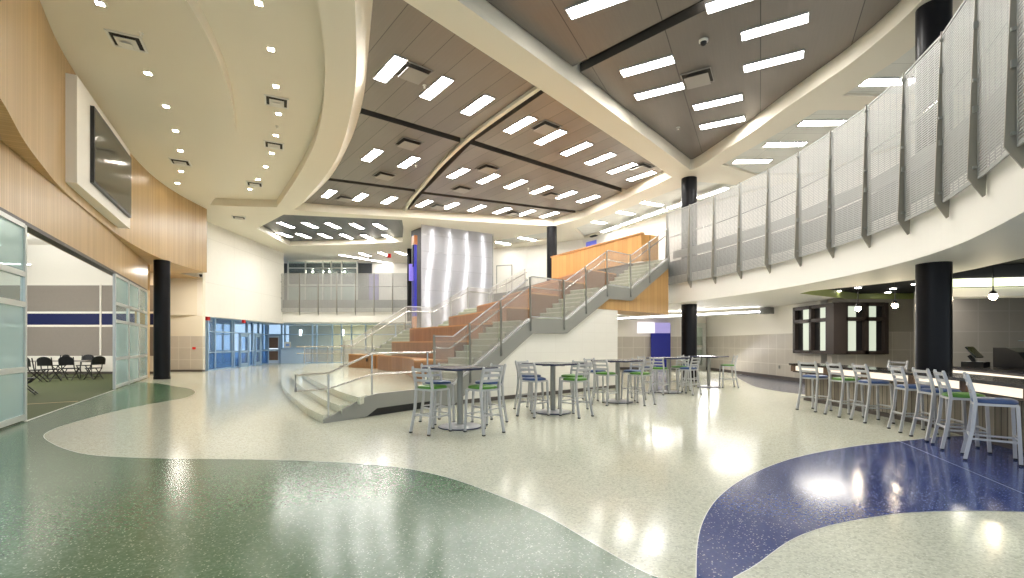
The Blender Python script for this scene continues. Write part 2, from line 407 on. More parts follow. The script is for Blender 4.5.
rt3 = [(3.5, 26.9), (7.3, 19.1), (9.1, 19.5), (11.0, 19.7), (8.1, 23.9), (4.4, 29.2)]
rt4 = P([(497, 247), (495, 241), (548, 232), (556, 238)])
trays = [('cove', cove, 0.34), ('tray1', tray1, REC), ('tray2', tray2, REC), ('tray3', tray3, 0.34), ('rt1', rt1, 0.07), ('rt2', rt2, 0.07), ('rt3', rt3, 0.14), ('rt4', rt4, 0.10)]
bm = bmesh.new()
def loop(pts, z):
    vs = [bm.verts.new((x, y, z)) for x, y in pts]
    return [bm.edges.new((vs[i], vs[(i + 1) % len(vs)])) for i in range(len(vs))]
edges = loop([(-24, 0.5), (24, 0.5), (24, 46), (-24, 46)], HB)
for _, pts, r in trays: edges += loop(pts, HB)
bmesh.ops.triangle_fill(bm, use_beauty=True, use_dissolve=False, edges=edges, normal=(0, 0, -1))
ce = MB(); bm.verts.ensure_lookup_table()
ce.add([v.co[:] for v in bm.verts], [[v.index for v in f.verts] for f in bm.faces], 0)
bm.free()
for nm, pts, r in trays:
    ce.wallstrip(pts + [pts[0]], HB, HB + (r if nm in ('cove', 'rt1', 'rt2', 'rt3', 'rt4') else 0.95), 0, nm in ('cove',))
    ce.flat(pts, HB + (r if nm in ('cove', 'rt1', 'rt2', 'rt3', 'rt4') else 0.95), {'cove': 0, 'tray1': 1, 'tray2': 1, 'tray3': 1}.get(nm, 2))
struct(ce.build('ceiling', [cream, plenum, actile], weld=False))

# floating ceiling panels
ZP = HB + REC - 0.04
def inset(poly, d):
    n = len(poly); ar = sum(poly[i][0] * poly[(i + 1) % n][1] - poly[(i + 1) % n][0] * poly[i][1] for i in range(n)); sg = 1 if ar > 0 else -1
    out = []
    for i in range(n):
        a, p, b = poly[i - 1], poly[i], poly[(i + 1) % n]
        n1 = (-(p[1] - a[1]), p[0] - a[0]); n2 = (-(b[1] - p[1]), b[0] - p[0])
        l1 = hypot(*n1) or 1; l2 = hypot(*n2) or 1
        nx, ny = n1[0] / l1 + n2[0] / l2, n1[1] / l1 + n2[1] / l2; l = hypot(nx, ny) or 1
        out.append((p[0] + sg * nx / l * d, p[1] + sg * ny / l * d))
    return out
t1i = inset(tray1, 0.03)
def pl(x, y): return A2(x, y, ZP)
GAP = 0.17
R1l = (pl(352, 108), pl(460, 140)); R1r = (pl(476, 143.5), pl(625, 191)); R2l = (pl(331, 179.5), pl(411, 190)); R2r = (pl(421, 192.5), pl(574, 211.5))
CDa = (pl(540, 90), pl(468, 141)); CDb = (pl(468, 141), pl(420, 191)); CDc = (pl(420, 191), pl(402, 213))
specs = [
 ('large taupe plank ceiling panel nearest the curved cream beam', [(R1l, -1), (CDa, -1)]),
 ('taupe plank ceiling panel with two lamps beside the curved beam', [(R1l, 1), (R2l, -1), (CDb, -1)]),
 ('narrow taupe ceiling panel with three lamps at the beam curve end', [(R2l, 1), (CDc, -1)]),
 ('long taupe ceiling panel with six lamps along the diagonal cream beam', [(R1r, -1), (CDa, 1)]),
 ('middle taupe ceiling panel with six lamps between two dark gaps', [(R1r, 1), (R2r, -1), (CDb, 1)]),
 ('narrow taupe ceiling panel with six lamps above the metal screen', [(R2r, 1), (CDc, 1)]),
]
def side(line, pt):
    (p, q) = line
    return 1 if (q[0] - p[0]) * (pt[1] - p[1]) - (q[1] - p[1]) * (pt[0] - p[0]) > 0 else -1
sample = [pl(430, 85), pl(390, 158), pl(360, 197), pl(570, 146), pl(515, 184), pl(500, 210)]
lines = [(R1l, CDa), (R1l, R2l, CDb), (R2l, CDc), (R1r, CDa), (R1r, R2r, CDb), (R2r, CDc)]
for (lab, _), smp, lns in zip(specs, sample, lines):
    poly = t1i
    for ln in lns: poly = clip(poly, ln[0], ln[1], side(ln, smp), GAP)
    mb = MB(); mb.flat(poly, ZP, 0); mb.flat(poly, ZP + 0.22, 1)
    n = len(poly)
    mb.add([(*p, ZP) for p in poly] + [(*p, ZP + 0.22) for p in poly], [(i, (i + 1) % n, n + (i + 1) % n, n + i) for i in range(n)], 1)
    tag(mb.build('ceiling_panel', [pan1, panedge], weld=False), lab, 'ceiling panel', 'plank ceiling panels in the main tray')
# sloped cream face between the curved beam lip and the plank panels
lipc = P(t1left); topc = [A2(x, y, ZP - 0.01) for x, y in catmull([(374, 0), (370, 41), (366, 85), (361.5, 109), (351.5, 140), (332, 176), (304, 203.5), (294, 209)], 5)]
lipc = resample(lipc, 0.6); nn_ = len(lipc)
def along(pts, n):
    L = [0]
    for a, b in zip(pts, pts[1:]): L.append(L[-1] + hypot(b[0] - a[0], b[1] - a[1]))
    out = []
    for k in range(n):
        d = L[-1] * k / (n - 1); i = max(i for i in range(len(L)) if L[i] <= d + 1e-9); i = min(i, len(pts) - 2)
        t = (d - L[i]) / ((L[i + 1] - L[i]) or 1); out.append((pts[i][0] + (pts[i + 1][0] - pts[i][0]) * t, pts[i][1] + (pts[i + 1][1] - pts[i][1]) * t))
    return out
la, lb = along(P(t1left), 40), along(topc, 40)
mb = MB(); mb.add([(*p, HB) for p in la] + [(*p, ZP + 0.02) for p in lb], [(i, i + 1, 41 + i, 40 + i) for i in range(39)], 0, True)
struct(mb.build('trim_7', cream))
# cream rib running along the cross gap
rib = MB()
ribp = catmull([A2(541, 89, HB + 0.3), A2(505, 114, HB + 0.3), A2(470, 140, HB + 0.3), A2(443, 165, HB + 0.3), A2(424, 187, HB + 0.3), A2(412, 201, HB + 0.3), A2(405, 213, HB + 0.3)], 4)
rib.thickwall(ribp, 0.12, HB + 0.28, HB + 0.9)
struct(rib.build('trim_1', cream))
t2i = inset(tray2, 0.03); D2 = (pl(580, 67.5), pl(714, 0))
for smp, lab in ((pl(690, 80), 'taupe ceiling panel with the dome camera above the balcony side'), (pl(590, 15), 'taupe ceiling panel beyond the dark gap at the top of the photo')):
    poly = clip(t2i, D2[0], D2[1], side(D2, smp), 0.17)
    mb = MB(); mb.flat(poly, ZP, 0); n = len(poly)
    mb.add([(*p, ZP) for p in poly] + [(*p, ZP + 0.22) for p in poly], [(i, (i + 1) % n, n + (i + 1) % n, n + i) for i in range(n)], 1)
    tag(mb.build('ceiling_panel', [pan2, panedge], weld=False), lab, 'ceiling panel', 'sheet ceiling panels in the right tray')
t3i = inset(tray3, 0.03)
mb = MB(); mb.flat(t3i, HB + 0.3, 0)
n = len(t3i); mb.add([(*p, HB + 0.3) for p in t3i] + [(*p, HB + 0.5) for p in t3i], [(i, (i + 1) % n, n + (i + 1) % n, n + i) for i in range(n)], 1)
tag(mb.build('ceiling_panel', [pan3, panedge], weld=False), 'dark grey ceiling panel with ten lamps over the entrance side', 'ceiling panel')

# ---------------------------------------------------------------- lamps, vents
def make_lamp(L=1.25, W=0.32):
    t = thing('ceiling_light', '', 'ceiling light')
    mb = MB()
    for sx in (-1, 1): mb.box((sx * (L / 2 + 0.012), 0, -0.012), (0.024, W + 0.048, 0.03))
    for sy in (-1, 1): mb.box((0, sy * (W / 2 + 0.012), -0.012), (L, 0.024, 0.03))
    mb.build('frame', silver, t)
    mb = MB().box((0, 0, -0.008), (L, W, 0.014)); mb.build('diffuser', lampm, t)
    return t
_lamp = None
def lamp(px, py, z, ax, label, group):
    global _lamp
    p = at(px, py, z); rz = atan2(ax[1], ax[0])
    if _lamp is None:
        _lamp = make_lamp(); _lamp.location = p; _lamp.rotation_euler.z = rz; _lamp['label'] = label; _lamp['group'] = group
        return _lamp
    return dup(_lamp, p, rz, label, group)
ZL = ZP - 0.004
rows = [
 ('three-lamp row by the curved beam, near', [(390, 69), (436, 88), (477, 105)]),
 ('two-lamp row by the curved beam', [(372, 155), (408.5, 162)]),
 ('three-lamp row at the curved beam end', [(329, 193.5), (360, 197), (389, 200)]),
 ('six-lamp row along the diagonal cream beam', [(519.6, 124.6), (550, 137), (576, 148.7), (600, 158.6), (622, 168), (641, 175.8)]),
 ('six-lamp row between the two dark gaps', [(458, 173), (488, 178.5), (515.5, 184), (541, 189.6), (565, 194.6), (588, 198.7)]),
 ('six-lamp row just above the metal screen', [(424, 203.3), (450.4, 205.7), (476.7, 208), (502, 210.3), (526, 212.6), (549, 214.5)]),
]
for desc, pts in rows:
    for i, p in enumerate(pts):
        lamp(*p, ZL, AX1, f'{ORD[i]} lamp from the left in the {desc}', 'lamps in the main ceiling tray')
for p, lab in (((598, 3), 'ceiling lamp cut by the photo top, beyond the dark gap'),
               ((647, 66), 'upper lamp of the left pair on the right ceiling tray'), ((659, 91), 'lower lamp of the left pair on the right ceiling tray'),
               ((774, 26.5), 'upper lamp of the large pair near the top right tray edge'), ((773, 61), 'lower lamp of the large pair near the top right tray edge'),
               ((717.5, 102), 'upper lamp of the pair nearest the tray corner'), ((722, 122.5), 'lower lamp of the pair nearest the tray corner'),
               ((741, -3), 'ceiling lamp whose edge shows at the photo top beside the gap')):
    lamp(*p, ZL, AX2, lab, 'lamps in the right ceiling tray')
for j, (row, pts) in enumerate((('nearer', [(286, 224.8), (310, 225), (333, 225.5), (356.8, 225.8), (380, 226.3)]), ('farther', [(284.5, 234.6), (303.5, 235.5), (325, 235.7), (346.4, 236.2), (367, 236.7), (388, 236.7)]))):
    for i, p in enumerate(pts):
        lamp(*p, HB + 0.296, (0.17, 0.98), f'{ORD[i]} lamp from the left, {row} row of the entrance-side grey ceiling', 'lamps in the grey ceiling')
for i, p in enumerate([(889, 81.3), (822, 122.5), (785, 144), (752, 161)]):
    lamp(*p, HB + 0.066, (1, -0.04), f'{ORD[i]} lamp from the right above the upper floor mesh railing', 'lamps above the upper floor walkway')
for i, p in enumerate([(526.6, 238.5), (501, 242.6)]):
    lamp(*p, HB + 0.096, (0.8, 0.6), ['upper floor lamp left of the far black column', 'upper floor lamp right beside the metal screen'][i], 'lamps above the upper floor walkway')
for i, p in enumerate([(596, 221.8), (624, 212.5), (652, 203.5)]):
    lamp(*p, HB + 0.136, (0.88, 0.47), f'{ORD[i]} lamp from the left in the tile ceiling above the wood partition', 'lamps above the upper floor walkway')
# bright strips in rt3
def make_strip(L):
    t = thing('strip_light', '', 'strip light'); MB().box((0, 0, 0.02), (L + 0.03, 0.30, 0.04)).build('housing', silver, t)
    MB().box((0, 0, -0.01), (L, 0.26, 0.02)).build('lens', stripm, t); return t
_st = make_strip(1.5)
for i in range(5):
    k = (i + 0.5) / 5; q = (5.1 + 3.8 * k, 27.6 - 8.0 * k, HB - 0.046); lab = f'{ORD[i]} strip light from the left in the bright line over the stair head'
    if i == 0: _st.location = q; _st.rotation_euler.z = atan2(-8.0, 3.8); _st['label'] = lab; _st['group'] = 'bright strip lights over the stair head'
    else: dup(_st, q, atan2(-8.0, 3.8), lab, 'bright strip lights over the stair head')
for i in range(3):
    k = (0.17, 0.5, 0.83)[i]; q = (-12.4 + 2.8 * k, 34.5 + 3.7 * k, HB - 0.046)
    dup(_st, q, atan2(3.7, 2.8), f'{ORD[i]} strip from the left in the bright line above the far balcony', 'strip lights beyond the far balcony')
for i, p in enumerate([(365, 254.5), (384, 253.8), (401, 253)]):
    lamp(*p, HB - 0.004, (0.25, 0.97), f'{ORD[i]} short ceiling lamp from the left above the far balcony', 'ceiling lamps above the far balcony')

def make_down():
    t = thing('downlight', '', 'downlight'); mb = MB()
    for sx in (-1, 1): mb.box((sx * 0.075, 0, -0.008), (0.02, 0.17, 0.016))
    for sy in (-1, 1): mb.box((0, sy * 0.075, -0.008), (0.13, 0.02, 0.016))
    mb.build('trim_ring', vented, t); MB().box((0, 0, -0.004), (0.13, 0.13, 0.006)).build('lens', downm, t)
    return t
_dn = make_down(); first = True
for desc, grp, pts, z in (('row above the wood bulkhead', 'downlights along the wood bulkhead', [(100, 3), (148, 73), (166, 106), (175.7, 130.6), (180.4, 150.5), (181, 171), (177.6, 183)], HB),
                     ('row inside the raised cove', 'downlights in the raised cove', [(258.8, 2.7), (271, 49), (276, 86), (278.5, 113.5), (276, 135.2), (271.7, 153), (265.6, 166.6), (258, 179), (250, 189)], HB + 0.34)):
    for i, p in enumerate(pts):
        q = at(*p, z - 0.001); lab = f'{ORD[i]} square downlight from the camera in the {desc}'
        if first: _dn.location = q; _dn['label'] = lab; _dn['group'] = grp; first = False; _dn.rotation_euler.z = 0.4
        else: dup(_dn, q, 0.4, lab, grp)

def make_vent(m1, size, drop, k1, fw):
    t = thing('ceiling_vent', '', 'ceiling vent')
    s = size / 2; mb = MB()
    for sx in (-1, 1): mb.box((sx * (s - fw / 2), 0, -0.012), (fw, size, 0.024))
    for sy in (-1, 1): mb.box((0, sy * (s - fw / 2), -0.012), (size - 2 * fw, fw, 0.024))
    mb.build('frame', m1, t)
    MB().box((0, 0, -0.003), (size - 0.04, size - 0.04, 0.004)).build('opening', ventd, t)
    MB().box((0, 0, -drop), (size * k1, size * k1, 0.012)).build('diffuser_plate', m1, t)
    if k1 < 0.7: MB().box((0, 0, -drop - 0.05), (size * 0.34, size * 0.34, 0.012)).build('inner_plate', m1, t)
    return t
_vw = make_vent(vented, 0.62, 0.05, 0.6, 0.05); _vg = make_vent(ventg, 0.72, 0.10, 0.80, 0.02)
vw = [((127, 41), HB, 'white square air vent near the wood wall top'), ((180.4, 162), HB, 'white air vent between downlights above the wood bulkhead end'),
      ((276.7, 101.5), HB + 0.34, 'first white cove vent from the camera'), ((274, 145), HB + 0.34, 'second white cove vent from the camera'), ((254.6, 184), HB + 0.34, 'third white cove vent, near the cove end'),
      ((239, 217.5), HB, 'white air vent past the cove end near the white wall')]
for i, (p, z, lab) in enumerate(vw):
    q = at(*p, z - 0.001)
    if i == 0: _vw.location = q; _vw.rotation_euler.z = 0.45; _vw['label'] = lab; _vw['group'] = 'white ceiling vents'
    else: dup(_vw, q, 0.45, lab, 'white ceiling vents')
vg = [((413.5, 72), 'grey vent beside the nearest lamp of the curved beam'), ((408.6, 143), 'grey vent behind the dark gap above the two-lamp row'), ((384.5, 175), 'grey vent in front of the two-lamp row end'),
      ((345, 198), 'grey vent between the far three lamps'), ((546, 127), 'grey vent between first lamps along the diagonal beam'), ((641, 167), 'grey vent by the last lamp of the diagonal beam'), ((488, 168), 'grey vent above the middle six-lamp row start'),
      ((462, 188.5), 'grey vent below the middle six-lamp row'), ((551.4, 194.6), 'grey vent near the middle six-lamp row end'), ((439, 206), 'grey vent at the left of the last six-lamp row'), ((514, 213), 'grey vent amid the last six-lamp row'),
      ((697.5, 77.5), 'grey vent on the right ceiling tray')]
for i, (p, lab) in enumerate(vg):
    q = at(*p, ZL); rz = atan2(*AX1[::-1]) if i < 11 else atan2(*AX2[::-1])
    if i == 0: _vg.location = q; _vg.rotation_euler.z = rz; _vg['label'] = lab; _vg['group'] = 'grey ceiling vents'
    else: dup(_vg, q, rz, lab, 'grey ceiling vents')
q = at(703.5, 40, ZP); t = thing('dome_camera', 'white dome camera on the right taupe ceiling tray', 'security camera', q)
MB().lathe([(0.10, 0), (0.10, -0.04), (0.07, -0.05)]).build('mount', vented, t); MB().lathe([(0.07, -0.05), (0.065, -0.09), (0.04, -0.12), (0.01, -0.13)]).build('dome', blackm, t)
for p, z, lab in (((141, 33), HB, 'small sprinkler head near the white wood-side vent'), ((416, 165), ZP, 'small sprinkler head beside the two-lamp row'), ((678, 127), ZP, 'small sprinkler head in the right tray corner'), ((424.5, 85), ZP, 'small sprinkler head between the first two panel lamps'),
                  ((528, 188), ZP, 'small sprinkler head in the middle ceiling panel'), ((277, 126), HB + 0.34, 'small sprinkler head among cove downlights')):
    q = at(*p, z); mb = MB().lathe([(0.05, 0), (0.05, -0.02), (0.02, -0.03), (0.015, -0.07), (0.035, -0.075), (0.035, -0.08)], n=12)
    o = mb.build('sprinkler_head', vented); o.location = q; tag(o, lab, 'sprinkler', 'ceiling sprinkler heads')

# ================================================================ LEFT SIDE: curved bulkhead, glass wall, gym
bulk = catmull([(-4.6, 3.0), (-6.1, 5.2), (-7.13, 6.69), (-8.15, 8.0), (-9.0, 9.2), (-9.9, 10.55), (-11.0, 12.5), (-12.2, 14.75), (-13.2, 16.9), (-13.95, 18.9), (-14.4, 20.9), (-14.62, 23.0)], 6)
ZW = 4.86
mb = MB(); mb.wallstrip(bulk, ZW, HB, 0, True)
back = [(-16.1, 23.2), (-16.1, 24.98), (-19.5, 24.98), (LX(22) - 1, 22), (LX(4) - 1, 4), (LX(2), 2)]
mb.flat(bulk + back, ZW, 0)
mb.wallstrip([bulk[-1], (-16.1, 23.2)], ZW, HB, 0)
struct(mb.build('wall_bulkhead', wood_l, weld=False), 'curved maple veneer bulkhead wall above the glass partition', 'wall')
def wp(Y): return (LX(Y), Y)
mb = MB(); mb.thickwall([wp(3), wp(20.3)], 0.35, 3.74, ZW - 0.002)
struct(mb.build('wall_header', wood_l), 'straight maple header band above the folding glass panels', 'wall')
mb = MB(); mb.thickwall([wp(3), wp(20.3)], 0.18, 3.66, 3.738)
struct(mb.build('trim_3', bronze))
mb = MB(); mb.thickwall([wp(20.1), wp(20.75)], 0.4, 0, 3.738)
struct(mb.build('wall_post', wood_l), 'slim maple wall end beside the dark round column', 'wall')
tdir = Vector((-0.487, 0.873, 0))
def glass_leaf(Y0, Y1, label):
    t = thing('glass_partition_panel', label, 'glass partition', (*wp(Y0), 0), atan2(Y1 - Y0, LX(Y1) - LX(Y0)), 'folding glass partition panels')
    L = hypot(Y1 - Y0, LX(Y1) - LX(Y0)); zs = [0.04, 0.97, 2.17, 2.73, 3.62]
    mb = MB()
    for x in (0.045, L - 0.045): mb.box((x, 0, 1.83), (0.085, 0.07, 3.62))
    for z in zs: mb.box((L / 2, 0, z + (0.05 if z < 0.1 else 0)), (L - 0.17, 0.065, 0.10 if z < 3 else 0.08))
    mb.build('frame', alum, t)
    for a, b, m in zip(zs, zs[1:], (frost, frost, clear, frost)):
        MB().box((L / 2, 0, (a + b) / 2), (L - 0.18, 0.012, b - a - 0.09)).build('pane', m, t)
    return t
glass_leaf(7.05, 8.93, 'frosted glass panel at the photo left edge, beside the gym opening')
glass_leaf(5.1, 7.04, 'frosted glass panel nearest the camera, beyond the photo left edge')
for i, (a, b) in enumerate(((15.05, 16.85), (16.86, 18.5), (18.51, 20.05))):
    glass_leaf(a, b, ['frosted glass panel right beside the gym opening, far side', 'middle frosted glass panel of the far three', 'frosted glass panel next to the slim maple wall end'][i])
# gym
mb = MB(); gp = [wp(2), wp(20.5), (-19.2, 24.7), (-36, 24.7), (-36, 2)]
mb.flat(gp, 0.004, 0); p, q = G2(26, 404.5), G2(78, 401.5)
ribbon(mb, [p, q], 0.09, 0.008, 1)
struct(mb.build('floor_gym', [carpet, plain('tan_floor_line', (0.55, 0.36, 0.2), 0.6)], weld=False))
mb = MB()
YB = 23.0
for z0, z1, mi in ((0.12, 0.87, 0), (0.87, 2.26, 1), (2.26, 2.36, 0), (2.36, 2.90, 2), (2.90, 3.0, 0), (3.0, 4.25, 1), (4.25, 6.3, 0)):
    mb.box((-26, YB + 0.06, (z0 + z1) / 2), (18, 0.12, z1 - z0), 0, mi)
mb.box((-26, YB + 0.05, 0.06), (18, 0.14, 0.12), 0, 3)
xj = (100.5 - 512) / 480 * (YB - 0.02)
mb.box((xj, YB - 0.012, 2.6), (0.08, 0.03, 3.4), 0, 0)
struct(mb.build('wall_gym', [white, gymgrey, bluepad, base_dk], weld=False))
mb = MB().box((-36, 12.5, 3.1), (0.2, 22, 6.2)); struct(mb.build('wall_gym_side', white))
mb = MB(); mb.flat([wp(1.5), wp(20.7), (-19.0, 23.2), (-36, 23.2), (-36, 1.5)], 6.2); struct(mb.build('ceiling_gym', white))
for i, (x, y) in enumerate(((-15.5, 12), (-18.5, 16), (-21.5, 20), (-20, 11), (-24, 16))):
    t = thing('pendant_light', f'{ORD[i]} long suspended white light in the gym beyond the opening', 'pendant light', (x, y, 4.75), 0.25, 'suspended gym lights')
    MB().box((0, 0, 0), (2.4, 0.16, 0.06)).build('housing', vented, t); MB().box((0, 0, 0.045), (2.3, 0.14, 0.03)).build('lens', lampm, t)
    for sx in (-0.9, 0.9): MB().tube([(sx, 0, 0.05), (sx, 0, 1.44)], 0.008, 6).build('cable', steel, t)
def lightarea(name, loc, size, power, color=(1, 0.96, 0.9), rot=(0, 0, 0), sy=None):
    l = bpy.data.lights.new(name, 'AREA'); l.energy = power; l.color = color; l.size = size
    if sy: l.shape = 'RECTANGLE'; l.size_y = sy
    o = bpy.data.objects.new(name, l); COL.objects.link(o); o.location = loc; o.rotation_euler = rot
    return o
lightarea('gym_lamp', (-21, 15, 5.6), 6, 350)
lightarea('gym_uplight', (-21, 16, 4.9), 6, 500, rot=(pi, 0, 0))

# folding chairs and table in the gym
def make_fold():
    t = thing('folding_chair', '', 'folding chair')
    for s in (-0.2, 0.2):
        MB().tube([(s, -0.20, 0.92), (s, -0.13, 0.45), (s, 0.26, 0.0)], 0.019, 6).build('leg', blackm, t)
        MB().tube([(s * 0.9, 0.20, 0.46), (s * 0.9, -0.26, 0.0)], 0.019, 6).build('leg', blackm, t)
    mb = MB().box((0, 0.02, 0.46), (0.40, 0.38, 0.035)); mb.build('seat', blackm, t)
    mb = MB(); vs = []
    n = 10; pts = [(-0.25 * cos(pi * k / n), 0.15 * sin(pi * k / n)) for k in range(n + 1)]
    poly = [(x, 0.80 + y) for x, y in pts] + [(0.24, 0.60), (-0.24, 0.60)]
    mb.plate(poly, (0, -0.19, 0), (1, 0, 0), (0, -0.1, 1), (0, 1, 0), -0.012, 0.012); mb.build('backrest', blackm, t)
    mb = MB().tube([(-0.18, -0.17, 0.12), (0.18, -0.17, 0.12)], 0.011, 6); mb.tube([(-0.2, 0.2, 0.09), (0.2, 0.2, 0.09)], 0.011, 6); mb.build('crossbar', blackm, t)
    return t
_fc = make_fold()
fch = [((70, 380), 0.3, 'black folding chair standing at the middle of the gym table'), ((94, 379.5), 1.3, 'black folding chair at the right end of the gym table'), ((36, 382.5), -0.4, 'black folding chair at the left end of the gym table front'),
       ((59, 375.4), 2.9, 'black folding chair behind the gym table, near its middle'), ((84, 375.5), 3.3, 'black folding chair behind the gym table, toward its right'), ((50, 381.3), 0.1, 'black folding chair between the middle and left gym chairs'), ((24, 395), -0.9, 'black folding chair mostly hidden behind the left glass panel')]
for i, (p, rz, lab) in enumerate(fch):
    g = G(*p); g = (g[0], g[1], 0.004)
    if i == 0: _fc.location = g; _fc.rotation_euler.z = rz; _fc['label'] = lab; _fc['group'] = 'folding chairs in the gym'
    else: dup(_fc, g, rz, lab, 'folding chairs in the gym')
g = G(64, 378.0)
t = thing('folding_table', 'long dark folding table among black chairs in the gym', 'table', (g[0], g[1], 0.004), 0.05)
MB().box((0, 0, 0.72), (2.3, 0.75, 0.04)).build('tabletop', plain('table_grey', (0.30, 0.28, 0.26), 0.5), t)
for sx in (-0.9, 0.9):
    for sy in (-0.28, 0.28): MB().tube([(sx, sy, 0), (sx, sy, 0.70)], 0.016, 6).build('leg', blackm, t)

# TV in its white frame
fl0 = Vector((-9.87, 10.89)); td = Vector((-0.46, 0.888)); tn = Vector((0.888, 0.46))
t = thing('wall_television', 'large black wall television in a deep white surround on the curved wood wall', 'television', (fl0.x, fl0.y, 5.09), 0)
rz = atan2(td.y, td.x)
mb = MB(); L = 4.9; c = td * (L / 2) - tn * 0.26
mb.box((c.x, c.y, 1.225), (L, 0.52, 2.45), rz); mb.build('surround', white, t)
c = td * ((0.93 + 4.65) / 2) + tn * 0.04
mb = MB(); mb.box((c.x, c.y, 1.235), (3.72, 0.08, 1.88), rz); mb.build('bezel', blackm, t)
c = td * ((0.93 + 4.65) / 2) + tn * 0.083
mb = MB(); mb.box((c.x, c.y, 1.245), (3.62, 0.006, 1.76), rz); mb.build('screen', screen, t)

# columns
def column(x, y, r, z0, z1, lab):
    mb = MB().lathe([(r, z0), (r, z1)], (x, y, 0), 32); mb.lathe([(r + 0.012, z0), (r + 0.012, z0 + 0.1)], (x, y, 0), 32)
    o = mb.build('column', black, weld=False); return struct(o, lab, 'column')
column(-14.38, 19.72, 0.285, 0, ZW, 'dark round column under the curved wood bulkhead')
column(6.92, 18.75, 0.29, 0, HB, 'black round column at the stair head, through both floors')
column(8.08, 9.2, 0.272, 0, HB, 'thick black column by the counter, through the balcony')
column(2.2, 26.5, 0.28, 4.57, HB, 'black round column behind the pine partition')
column(-6.95, 32.6, 0.17, 2.98, HB, 'thin dark column left of the metal screen')

# far-left walls
mb = MB(); mb.box((-17.95, 25.1, 0.98), (3.7, 0.2, 1.76)); struct(mb.build('wall_tile_left', tile_b))
mb = MB(); mb.box((-17.95, 25.1, 4.9), (3.7, 0.2, 6.08)); struct(mb.build('wall_left_return', cream))
mb = MB(); mb.box((-17.95, 25.06, 0.05), (3.7, 0.24, 0.10)); struct(mb.build('baseboard_left', base_dk))
mb = MB(); mb.thickwall([(LX(20.75), 20.75), (-18.9, 25.0)], 0.2, 0, ZW); struct(mb.build('wall_left_side', wood_l))
mb = MB(); mb.thickwall([(-16.1, 25.0), (-16.25, 34.2)], 0.3, 2.9, HB); struct(mb.build('wall_entrance', tiles('white_wall_panels', (0.86, 0.82, 0.74), (0.85, 0.81, 0.73), (0.72, 0.68, 0.60), (0, 1, 0), 3.1, 2.35, 0.5, 0.012)))
o = MB().box((-16.55, 24.985, 1.22), (0.16, 0.05, 0.12)).build('fire_alarm_box', redm); tag(o, 'small red fire alarm box on the grey tile wall', 'fire alarm')
t = thing('security_camera', 'black dome camera under the wood bulkhead end', 'security camera', (-15.3, 23.6, ZW))
MB().lathe([(0.07, 0), (0.07, -0.05)], n=16).build('mount', blackm, t); MB().lathe([(0.07, -0.05), (0.06, -0.1), (0.02, -0.13)], n=16).build('dome', screen, t)

# ================================================================ UPPER FLOOR SLAB
arc = catmull([(5.3, 4.4), (5.62, 5.0), (6.22, 6.05), (6.85, 7.3), (7.26, 8.5), (7.5, 9.8), (7.58, 11.0), (7.55, 12.5), (7.35, 14.0), (6.8, 16.3), (6.02, 18.4)], 6)
STOP = [(5.82, 18.0), (4.55, 18.75), (2.02, 23.1), (-0.4, 29.0), (-4.5, 34.0)]
slab = arc + STOP + [(-18.5, 34.0), (-18.5, 46), (23, 46), (23, 4.4)]
Z1, ZF, ZT = 2.98, 4.0, 4.57
sl = MB(); sl.flat(slab, ZT, 2)
hole = [at(800, 293.5, Z1)[:2], at(811, 291, Z1)[:2], at(865, 285.5, Z1)[:2], at(923, 279, Z1)[:2], at(975, 269, Z1)[:2], at(1024, 258, Z1)[:2], (10.5, 7.0), (16, 7.0), (16, 11.5), (13.4, 14.6), at(925, 300, Z1)[:2], at(860, 300.5, Z1)[:2]]
bm = bmesh.new(); edges = loop(slab, Z1) + loop(hole, Z1)
bmesh.ops.triangle_fill(bm, use_beauty=True, use_dissolve=False, edges=edges, normal=(0, 0, -1))
bm.verts.ensure_lookup_table(); sl.add([v.co[:] for v in bm.verts], [[v.index for v in f.verts] for f in bm.faces], 0); bm.free()
sl.wallstrip(hole + [hole[0]], Z1, 3.22, 3); sl.flat(hole, 3.22, 4)
ring = slab + [slab[0]]
sl.wallstrip(ring, Z1, ZF, 0); sl.wallstrip(ring, ZF, ZT, 1)
struct(sl.build('floor_upper', [white, steel_d, plain('upper_floor_grey', (0.35, 0.34, 0.31), 0.5), greenlit, blackceil], weld=False))

